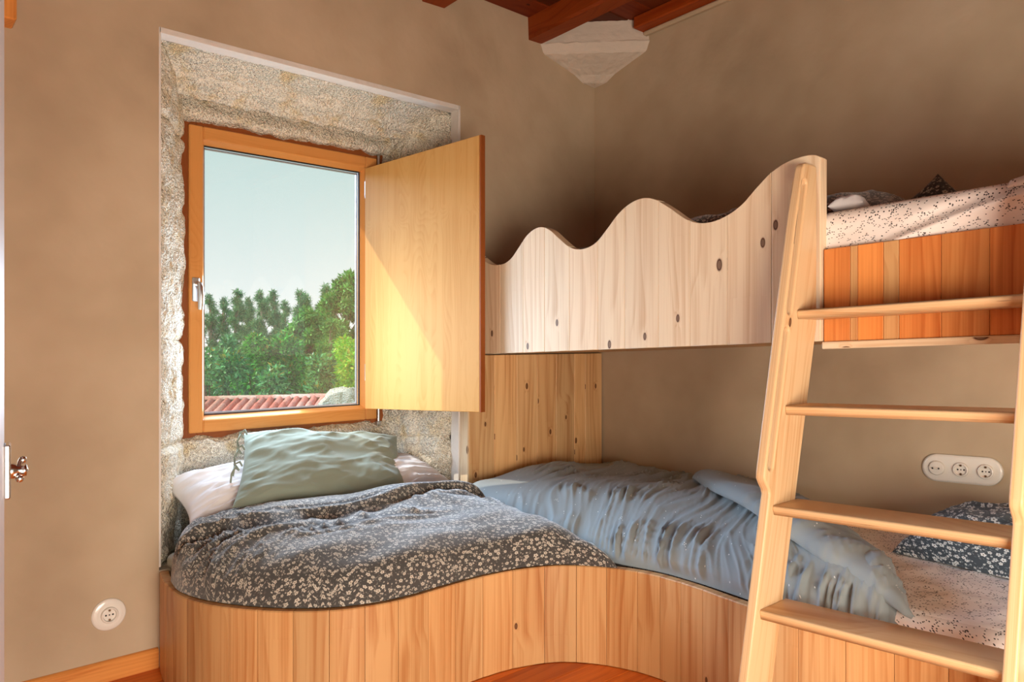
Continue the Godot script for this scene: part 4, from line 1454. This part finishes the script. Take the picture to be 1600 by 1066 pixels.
	put("sheet_side", dm, mat.sheet, um)
	var bun := quilt("sheet_bunch", "", "", [Vector3(-0.86, 1.275, 1.99), Vector3(-0.80, 1.275, 2.30)], [Vector3(-0.92, 1.270, 2.00), Vector3(-0.915, 1.27, 2.30)], 40, 24, 2.2, func(t: float, _q: float) -> float: return 0.034 * pow(maxf(0.0, 1.0 - pow(absf(2.0 * t - 1.0), 4.0)), 0.5), func(p: Vector3, _t: float, _s: float) -> float: return dn.get_noise_3d(p.x * 9.0, p.y * 9.0, p.z * 9.0) * 0.008, mat.sheet, um)
	var u1 := simplex(2.2, 81, 2)
	quilt("duvet", "dark floral duvet lying on the upper bunk behind the wave cut guard", "duvet",
		[Vector3(-0.10, 1.285, 0.12), Vector3(-0.10, 1.285, 0.7), Vector3(-0.12, 1.285, 1.2), Vector3(-0.25, 1.285, 1.62)],
		[Vector3(-0.905, 1.285, 0.10), Vector3(-0.905, 1.285, 0.7), Vector3(-0.885, 1.285, 1.2), Vector3(-0.72, 1.285, 1.70)],
		120, 60, 2.8,
		func(t: float, q: float) -> float: return (0.030 + 0.085 * smoothstep(0.25, 0.75, t)) * pow(maxf(0.0, 1.0 - pow(absf(2.0 * t - 1.0), 10.0)), 0.5) * (1.0 - 0.25 * q),
		func(p: Vector3, _t: float, _s: float) -> float: return u1.get_noise_2d(p.x * 1.5, p.z * 1.5) * 0.016 + crease(u1, p.x * 1.5 + p.z, p.z * 1.8, 2.0) * 0.014,
		mat.floral)
	var wp2 := thing("pillow", "corner of a white pillow showing beside the upper floral duvet", "pillow", Vector3(-0.66, 1.285, 1.74))
	cushion(wp2, "case", Transform3D(Basis(Vector3.UP, 0.2), Vector3(-0.80, 1.309, 1.612)), 0.10, 0.085, 0.060, mat.white_cloth, func(u: float, v: float) -> float: return pn.get_noise_2d(u, v) * 0.004)
	var fp2 := thing("pillow", "dark floral pillow whose pointed corner sticks up beside the upper wall", "pillow", Vector3(-0.2, 1.285, 1.72))
	var px := Vector3(0.0, -0.75, 0.66)
	var pu := Vector3(0.20, 0.65, 0.72)
	cushion(fp2, "case", Transform3D(Basis(px, pu.cross(px).normalized() * -1.0, -pu.normalized()), Vector3(-0.15, 1.364, 1.640)), 0.25, 0.12, 0.07, mat.floral, func(u: float, v: float) -> float: return pn.get_noise_2d(u + 9.0, v) * 0.006)

# ---------------------------------------------------------------- outside
# a point seen in that direction, so many metres ahead
func ahead(px: float, py: float, d: float) -> Vector3:
	var u := (px - 800.0) / FOCAL
	return Vector3(CAM.x + (RZ + RX * u) * d, CAM.y + (-(py - HORIZON) / FOCAL - LEAN * u) * d, CAM.z + (-RX + RZ * u) * d)

func leaf_mesh(len: float, wid: float, fold: float, n: int, spread: float, sd: int) -> ArrayMesh:
	var r := RandomNumberGenerator.new()
	r.seed = sd
	var mb := MB.new()
	for k in n:
		var b := Basis.from_euler(Vector3(r.randf_range(-spread, spread), r.randf_range(0, TAU) if n > 1 else 0.0, r.randf_range(-spread, spread)))
		var o := b * Vector3(0, 0, len * 0.15) * (1.0 if n > 1 else 0.0)
		var a := o
		var c := o + b * Vector3(0, -fold * len * 0.6, len)
		var l := o + b * Vector3(-wid / 2, fold * len * 0.25, len * 0.45)
		var q := o + b * Vector3(wid / 2, fold * len * 0.25, len * 0.45)
		var m := o + b * Vector3(0, 0, len * 0.5)
		mb.poly([a, q, m])
		mb.poly([q, c, m])
		mb.poly([c, l, m])
		mb.poly([l, a, m])
	return mb.mesh()

func leaves(parent: Node, called: String, mesh: Mesh, list: Array, m: Material) -> void:
	var mm := MultiMesh.new()
	mm.transform_format = MultiMesh.TRANSFORM_3D
	mm.use_colors = true
	mm.mesh = mesh
	mm.instance_count = list.size()
	for k in list.size():
		mm.set_instance_transform(k, list[k][0])
		mm.set_instance_color(k, list[k][1])
	var o := MultiMeshInstance3D.new()
	o.name = called
	o.multimesh = mm
	o.material_override = m
	o.set_meta("kind", "stuff")
	parent.add_child(o, true)

func leaf_material(rough: float, through: float) -> StandardMaterial3D:
	var m := plain(Color.WHITE, rough)
	m.vertex_color_use_as_albedo = true
	m.backlight_enabled = true
	m.backlight = Color(through, through, through * 0.6)
	m.metallic_specular = 0.4
	return m

# leaves over rounded clumps; each clump is [centre, radii]
func foliage(clumps: Array, each: float, size: Vector2, droop: float, colors: Array, tip: Color, tips: float) -> Array:
	var out := []
	for c in clumps:
		var r: Vector3 = c[1]
		var n := int(each * (r.x * r.y + r.y * r.z + r.x * r.z) / 3.0)
		for k in n:
			var d := Vector3(rng.randfn(), rng.randfn() * 0.9 + 0.15, rng.randfn()).normalized()
			var depth := pow(rng.randf(), 0.45)
			var p: Vector3 = c[0] + d * r * lerpf(0.55, 1.06, depth)
			var f := (d + Vector3(rnd(-0.8, 0.8), rnd(-0.5, 0.9) - droop, rnd(-0.8, 0.8))).normalized()
			var side := f.cross(Vector3(rnd(-1, 1), rnd(0.4, 1.5), rnd(-1, 1))).normalized()
			var s := rnd(size.x, size.y)
			var col: Color = colors[rng.randi() % colors.size()]
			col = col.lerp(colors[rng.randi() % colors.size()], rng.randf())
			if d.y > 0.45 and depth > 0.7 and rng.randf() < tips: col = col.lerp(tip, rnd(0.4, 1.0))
			out.append([Transform3D(Basis(side, side.cross(-f).normalized() * -1.0, f).scaled(Vector3.ONE * s), p), col.srgb_to_linear()])
	return out

const BUSH := ["pale bush at the foot of the gum trees behind the left window stile", "soft green bush behind the leftmost laurel shrub", "greyish bush between the second and third thin gum trunks", "dark bush at the foot of the airy pointed gum tree", "green bush behind the tall shrub with yellow shoots", "grey green bush below the middle of the gum tree row", "bright bush before the broad light green gum tree", "dull green bush under the tallest gum tree", "bush behind the lime green bush and the open shutter"]
func build_outside() -> void:
	rng.seed = 201
	var ax := Vector3(RX, 0, RZ)       # to the right
	var fw := Vector3(RZ, 0, -RX)      # ahead
	var GROUND := -3.4
	# lawn
	var g := MB.new()
	g.poly([Vector3(-90, GROUND, -0.7), Vector3(140, GROUND, -0.7), Vector3(140, GROUND, -170), Vector3(-90, GROUND, -170)])
	var lawn := plain(Color(0.36, 0.44, 0.22), 0.95)
	tag(put("ground", g, lawn), "green ground beyond the house", "", "", "structure")

	# neighbour's tiled roof, seen over the sill
	var ridge := ahead(516, 622, 16.0)
	var slope := 0.36
	var down := (-fw - Vector3.UP * slope).normalized()
	var house := thing("neighbour_house", "low neighbouring house with a pinkish red tiled roof below the window", "house", Vector3(ridge.x, GROUND, ridge.z) - ax * 3.0 - fw * 2.0)
	var tile := MB.new()
	var rows := []
	for k in 2:
		for i in 2:
			var row := []
			for j in 9:
				var a := PI * j / 8.0
				var rr := (0.080 if k == 0 else 0.066) * (1.0 if (k + i) % 2 == 0 else 1.0)
				row.append(Vector3(-cos(a) * rr * lerpf(1.0, 0.86, float(i)), sin(a) * rr * 0.95, 0.42 * i))
			rows.append(row)
	grid_facing(tile, [rows[0], rows[1]], null, Vector3(0, 5, 0.2))
	grid_facing(tile, [rows[2], rows[3]], null, Vector3(0, -5, 0.2))
	grid_facing(tile, [rows[0], rows[2]], null, Vector3(0, 0, -5))
	var tmesh := tile.mesh()
	var reds := []
	for k in 5:
		var m := tri("", "", 1.0, 0.0, [Color(0.90, 0.58, 0.54), Color(0.93, 0.64, 0.60), Color(0.86, 0.53, 0.48), Color(0.92, 0.70, 0.66), Color(0.84, 0.58, 0.55)][k])
		m.albedo_texture = tex.tile
		m.uv1_scale = Vector3.ONE * 1.3
		reds.append(m)
	var up := ax.cross(down).normalized()
	if up.y < 0: up = -up
	# deck and walls
	var deck := MB.new()
	var r0 := ridge - ax * 9.0
	var r1 := ridge
	var e0 := r0 + down * 3.2
	var e1 := r1 + down * 3.2
	var b0 := r0 + Vector3(fw.x, -slope, fw.z) * 1.5
	var b1 := r1 + Vector3(fw.x, -slope, fw.z) * 1.5
	deck.poly([e0, e1, r1, r0])
	deck.poly([r0, r1, b1, b0])
	deck.poly([e0, b0, b1, e1])
	deck.poly([e1, b1, r1])
	deck.poly([e0, r0, b0])
	put("roof_deck", deck, plain(Color(0.50, 0.33, 0.28), 0.9), house)
	var walls := MB.new()
	for pr in [[e0, e1], [e1, b1], [b1, b0], [b0, e0]]:
		var p: Vector3 = pr[0].lerp(ridge - ax * 4.5, 0.06)
		var q: Vector3 = pr[1].lerp(ridge - ax * 4.5, 0.06)
		walls.poly([Vector3(p.x, GROUND, p.z), Vector3(q.x, GROUND, q.z), q - Vector3.UP * 0.15, p - Vector3.UP * 0.15])
	put("house_wall", walls, mat.granite, house)
	var base := where(house)
	for c in 40:
		for r in 5:
			var at := ridge - ax * (0.14 + 0.183 * c) + down * (0.44 + 0.36 * r) + up * (0.012 + 0.012 * (r % 2))
			var o := MeshInstance3D.new()
			o.name = "roof_tile"
			o.mesh = tmesh
			o.material_override = reds[rng.randi() % 5]
			o.transform = Transform3D(Basis(ax, up, -down).orthonormalized(), lv(at) - base)
			o.rotate_object_local(Vector3.UP, rnd(-0.03, 0.03))
			house.add_child(o, true)
	var pale := tri("", "", 1.0, 0.0, Color(0.98, 0.86, 0.83))
	pale.albedo_texture = tex.tile
	for c in 19:
		var o := MeshInstance3D.new()
		o.name = "ridge_tile"
		o.mesh = tmesh
		o.material_override = pale if c % 3 else reds[3]
		o.transform = Transform3D(Basis(fw, Vector3.UP, -ax) * Basis.from_scale(Vector3(1.25, 1.0, 1.0)), lv(ridge - ax * (0.02 + 0.385 * c) + Vector3.UP * (0.015 + rnd(0, 0.012))) - base)
		house.add_child(o, true)
	var gm := Basis(ax, Vector3.UP, -fw)
	var nz := simplex(1.4, 91, 4)
	var rock := MB.new()
	var prof := [Vector2(-0.62, -0.60), Vector2(-0.46, -0.05), Vector2(-0.20, 0.235), Vector2(-0.02, 0.275), Vector2(0.16, 0.265), Vector2(0.30, 0.15), Vector2(0.42, -0.05), Vector2(0.55, -0.6)]
	var rr := []
	var at0 := ahead(536, 628, 14.6)
	for k in 29:
		var row := []
		var f := k / 28.0 * (prof.size() - 1)
		var q: Vector2 = prof[int(f)].lerp(prof[mini(int(f) + 1, prof.size() - 1)], f - int(f))
		for j in 15:
			var w := lerpf(-0.35, 0.35, j / 14.0)
			var shrink := 1.0 - 0.25 * pow(absf(w / 0.35), 4.0)
			var p := Vector3(q.x * shrink, q.y * shrink - 0.05 * (1.0 - shrink), w)
			p += Vector3(nz.get_noise_3d(p.x * 2, p.y * 2, p.z * 2), nz.get_noise_3d(p.x * 2, p.y * 2 + 9, p.z * 2), nz.get_noise_3d(p.x * 2 + 5, p.y * 2, p.z * 2)) * 0.07
			row.append(at0 + gm * p)
		rr.append(row)
	grid_facing(rock, rr, null, at0 + Vector3(0, 9, 0))
	for e in [0, 14]:
		var cap := rr.map(func(r): return [r[e], at0 + gm * Vector3(0, -0.3, -0.3 if e == 0 else 0.3)])
		grid_facing(rock, cap, null, at0 + gm * Vector3(0, 0.2, -9.0 if e == 0 else 9.0))
	var gst := thing("gable_stone", "grey lichen spotted granite block at the end of the tiled roof", "stone block", at0 - Vector3.UP * 0.6)
	var grey_stone := tri("granite", "granite_h", 1.0, 4.0, Color(0.84, 0.84, 0.82))
	put("block", rock, grey_stone, gst)
	put("pillar", boxes([[at0 + Vector3(-0.35, -3.75, -0.35), at0 + Vector3(0.35, -0.45, 0.35)]], 0.02), mat.granite, gst)

	# shrubs
	var glossy := leaf_material(0.35, 0.5)
	var dull := leaf_material(0.6, 0.45)
	var leaf := leaf_mesh(1.0, 0.5, 0.25, 1, 0.0, 1)
	var spray := leaf_mesh(1.0, 0.16, 0.15, 7, 0.9, 2)
	var tuft := leaf_mesh(1.0, 0.34, 0.2, 6, 1.1, 3)
	var bark := plain(Color(0.42, 0.36, 0.30), 0.9)
	var pale_bark := plain(Color(0.66, 0.60, 0.54), 0.8)
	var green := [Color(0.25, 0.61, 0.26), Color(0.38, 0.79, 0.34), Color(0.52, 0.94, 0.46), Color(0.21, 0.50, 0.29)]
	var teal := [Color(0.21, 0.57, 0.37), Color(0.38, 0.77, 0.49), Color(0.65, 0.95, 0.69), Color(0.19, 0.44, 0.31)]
	var lime := [Color(0.58, 0.94, 0.31), Color(0.77, 0.95, 0.37), Color(0.46, 0.77, 0.28), Color(0.93, 0.95, 0.44)]
	# px of the middle, py of the top, half width in px, distance, colours, kind
	var spots := [
		[322, 548, 26, 21.0, teal, "dark laurel shrub at the left edge of the window view"],
		[362, 556, 34, 20.0, teal, "silvery green laurel shrub behind the tiled roof"],
		[398, 524, 38, 22.0, green, "tall glossy shrub with yellow young shoots left of centre"],
		[452, 530, 44, 22.5, green, "broad glossy shrub with reddish shoots in the middle of the window"],
		[500, 560, 36, 20.0, teal, "bluish green shrub behind the granite block"],
		[548, 556, 30, 19.5, lime, "light yellow green shrub at the right of the window view"],
		[430, 572, 40, 18.8, teal, "low dark shrub just above the tiled ridge"],
		[540, 532, 34, 26.0, lime, "bright lime green bush below the tall gum trees"]]
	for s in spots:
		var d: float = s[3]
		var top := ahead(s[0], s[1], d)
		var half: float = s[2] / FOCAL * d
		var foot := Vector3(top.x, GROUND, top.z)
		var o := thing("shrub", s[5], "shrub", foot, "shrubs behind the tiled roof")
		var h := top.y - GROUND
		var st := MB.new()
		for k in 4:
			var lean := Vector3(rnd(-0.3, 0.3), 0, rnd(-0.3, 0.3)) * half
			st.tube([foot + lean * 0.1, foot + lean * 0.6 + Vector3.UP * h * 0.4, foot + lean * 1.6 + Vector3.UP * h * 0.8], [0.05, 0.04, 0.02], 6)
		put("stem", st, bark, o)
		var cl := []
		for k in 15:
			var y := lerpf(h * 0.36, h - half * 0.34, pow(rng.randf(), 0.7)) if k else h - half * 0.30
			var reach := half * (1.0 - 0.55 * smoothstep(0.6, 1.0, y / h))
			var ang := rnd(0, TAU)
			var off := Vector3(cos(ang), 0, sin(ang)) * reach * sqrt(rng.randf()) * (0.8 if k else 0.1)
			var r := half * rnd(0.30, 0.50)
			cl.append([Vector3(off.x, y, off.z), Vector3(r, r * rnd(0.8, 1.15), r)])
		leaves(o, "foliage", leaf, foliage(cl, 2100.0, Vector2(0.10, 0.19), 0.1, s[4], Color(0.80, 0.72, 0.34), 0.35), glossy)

	# gum trees: a thin far row on the left, fuller ones on the right
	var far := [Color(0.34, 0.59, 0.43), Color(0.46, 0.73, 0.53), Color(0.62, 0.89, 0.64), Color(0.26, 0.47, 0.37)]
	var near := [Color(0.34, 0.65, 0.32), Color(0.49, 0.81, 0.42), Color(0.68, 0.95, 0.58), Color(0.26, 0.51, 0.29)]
	# px, py of the top, half width px, distance, share of the height that is bare trunk, colours, label
	var trees := [
		[328, 458, 14, 70.0, 0.45, far, "thin far gum tree at the left edge of the pane"],
		[350, 460, 12, 72.0, 0.50, far, "slim far gum tree, second from the left"],
		[371, 449, 17, 66.0, 0.42, far, "far gum tree with an airy pointed crown left of centre"],
		[389, 462, 13, 74.0, 0.50, far, "small far gum tree in the gap left of centre"],
		[409, 451, 19, 64.0, 0.40, far, "full far gum tree in the middle of the row"],
		[428, 448, 15, 66.0, 0.42, far, "tall narrow gum tree in the middle of the pane"],
		[444, 466, 14, 70.0, 0.45, far, "lower far gum tree right of the middle"],
		[470, 448, 20, 58.0, 0.38, far, "gum tree with a broad rounded head behind the fuller trees"],
		[480, 478, 40, 44.0, 0.20, near, "broad light green gum tree standing before the row"],
		[508, 440, 16, 60.0, 0.40, far, "dark pointed gum tree between the two fuller trees"],
		[540, 424, 44, 46.0, 0.18, near, "tallest full gum tree at the right side of the pane"],
		[520, 500, 34, 40.0, 0.20, near, "rounded gum tree low in front of the tallest one"]]
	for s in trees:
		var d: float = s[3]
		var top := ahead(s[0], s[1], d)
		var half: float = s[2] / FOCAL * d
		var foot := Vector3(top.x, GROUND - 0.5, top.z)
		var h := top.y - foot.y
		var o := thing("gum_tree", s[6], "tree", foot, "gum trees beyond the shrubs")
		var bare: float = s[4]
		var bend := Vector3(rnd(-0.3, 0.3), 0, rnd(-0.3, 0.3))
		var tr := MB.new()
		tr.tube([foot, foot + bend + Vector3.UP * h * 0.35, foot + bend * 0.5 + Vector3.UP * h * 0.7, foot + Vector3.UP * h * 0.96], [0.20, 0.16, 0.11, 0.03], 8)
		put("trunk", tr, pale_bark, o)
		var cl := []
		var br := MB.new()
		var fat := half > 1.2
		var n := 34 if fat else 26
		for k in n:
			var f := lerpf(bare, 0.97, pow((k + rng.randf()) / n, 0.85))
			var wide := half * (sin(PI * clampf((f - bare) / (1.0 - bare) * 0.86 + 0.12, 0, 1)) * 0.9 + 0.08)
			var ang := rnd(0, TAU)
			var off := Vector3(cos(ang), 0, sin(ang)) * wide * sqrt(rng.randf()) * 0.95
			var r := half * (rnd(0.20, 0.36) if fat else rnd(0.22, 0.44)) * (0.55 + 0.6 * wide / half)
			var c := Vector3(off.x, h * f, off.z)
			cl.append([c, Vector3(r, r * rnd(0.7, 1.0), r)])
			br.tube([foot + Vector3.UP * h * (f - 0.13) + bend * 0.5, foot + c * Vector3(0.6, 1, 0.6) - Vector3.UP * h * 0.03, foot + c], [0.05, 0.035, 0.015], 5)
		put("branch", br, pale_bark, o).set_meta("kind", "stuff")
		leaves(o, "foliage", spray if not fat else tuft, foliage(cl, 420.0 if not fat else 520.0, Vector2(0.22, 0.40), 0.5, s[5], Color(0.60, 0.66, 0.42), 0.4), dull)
	# the hedge goes on to the right of what the window shows, and a little to the left
	var hedge_at := ahead(700, 600, 24.0)
	var hedge := thing("hedge", "mass of green hedge continuing past the open shutter beyond the roof", "hedge", Vector3(hedge_at.x, GROUND, hedge_at.z))
	hedge.set_meta("kind", "stuff")
	var hc := []
	for k in 46:
		var px := 605.0 + 17.0 * k if k < 38 else 90.0 + 22.0 * (k - 38)
		var q := ahead(px, 600, rnd(22, 27))
		for j in 2:
			hc.append([Vector3(q.x - hedge_at.x, rnd(0.8, 3.4), q.z - hedge_at.z), Vector3(1.1, 1.0, 1.1)])
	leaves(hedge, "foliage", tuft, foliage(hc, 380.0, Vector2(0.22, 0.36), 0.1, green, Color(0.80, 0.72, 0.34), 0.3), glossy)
	# undergrowth between the trunks
	for k in range(1, 8):
		var px := 292.0 + 38.0 * k
		var d := rnd(33, 52)
		var top := ahead(px, rnd(520, 545), d)
		var foot := Vector3(top.x, GROUND, top.z)
		var o := thing("bush", BUSH[k], "bush", foot, "bushes between the trunks")
		var h := top.y - GROUND
		var half := 40.0 / FOCAL * d
		var cl := []
		for j in 9:
			cl.append([Vector3(rnd(-0.7, 0.7) * half, rnd(0.3, 0.86) * h, rnd(-0.5, 0.5) * half), Vector3(half * 0.5, h * 0.2, half * 0.5)])
		var st := MB.new()
		st.tube([foot, foot + Vector3(0.1, h * 0.5, 0), foot + Vector3(0, h * 0.8, 0.1)], [0.08, 0.05, 0.02], 6)
		put("stem", st, bark, o)
		leaves(o, "foliage", tuft, foliage(cl, 420.0, Vector2(0.22, 0.36), 0.2, near if k % 2 else far, Color(0.6, 0.66, 0.4), 0.2), dull)
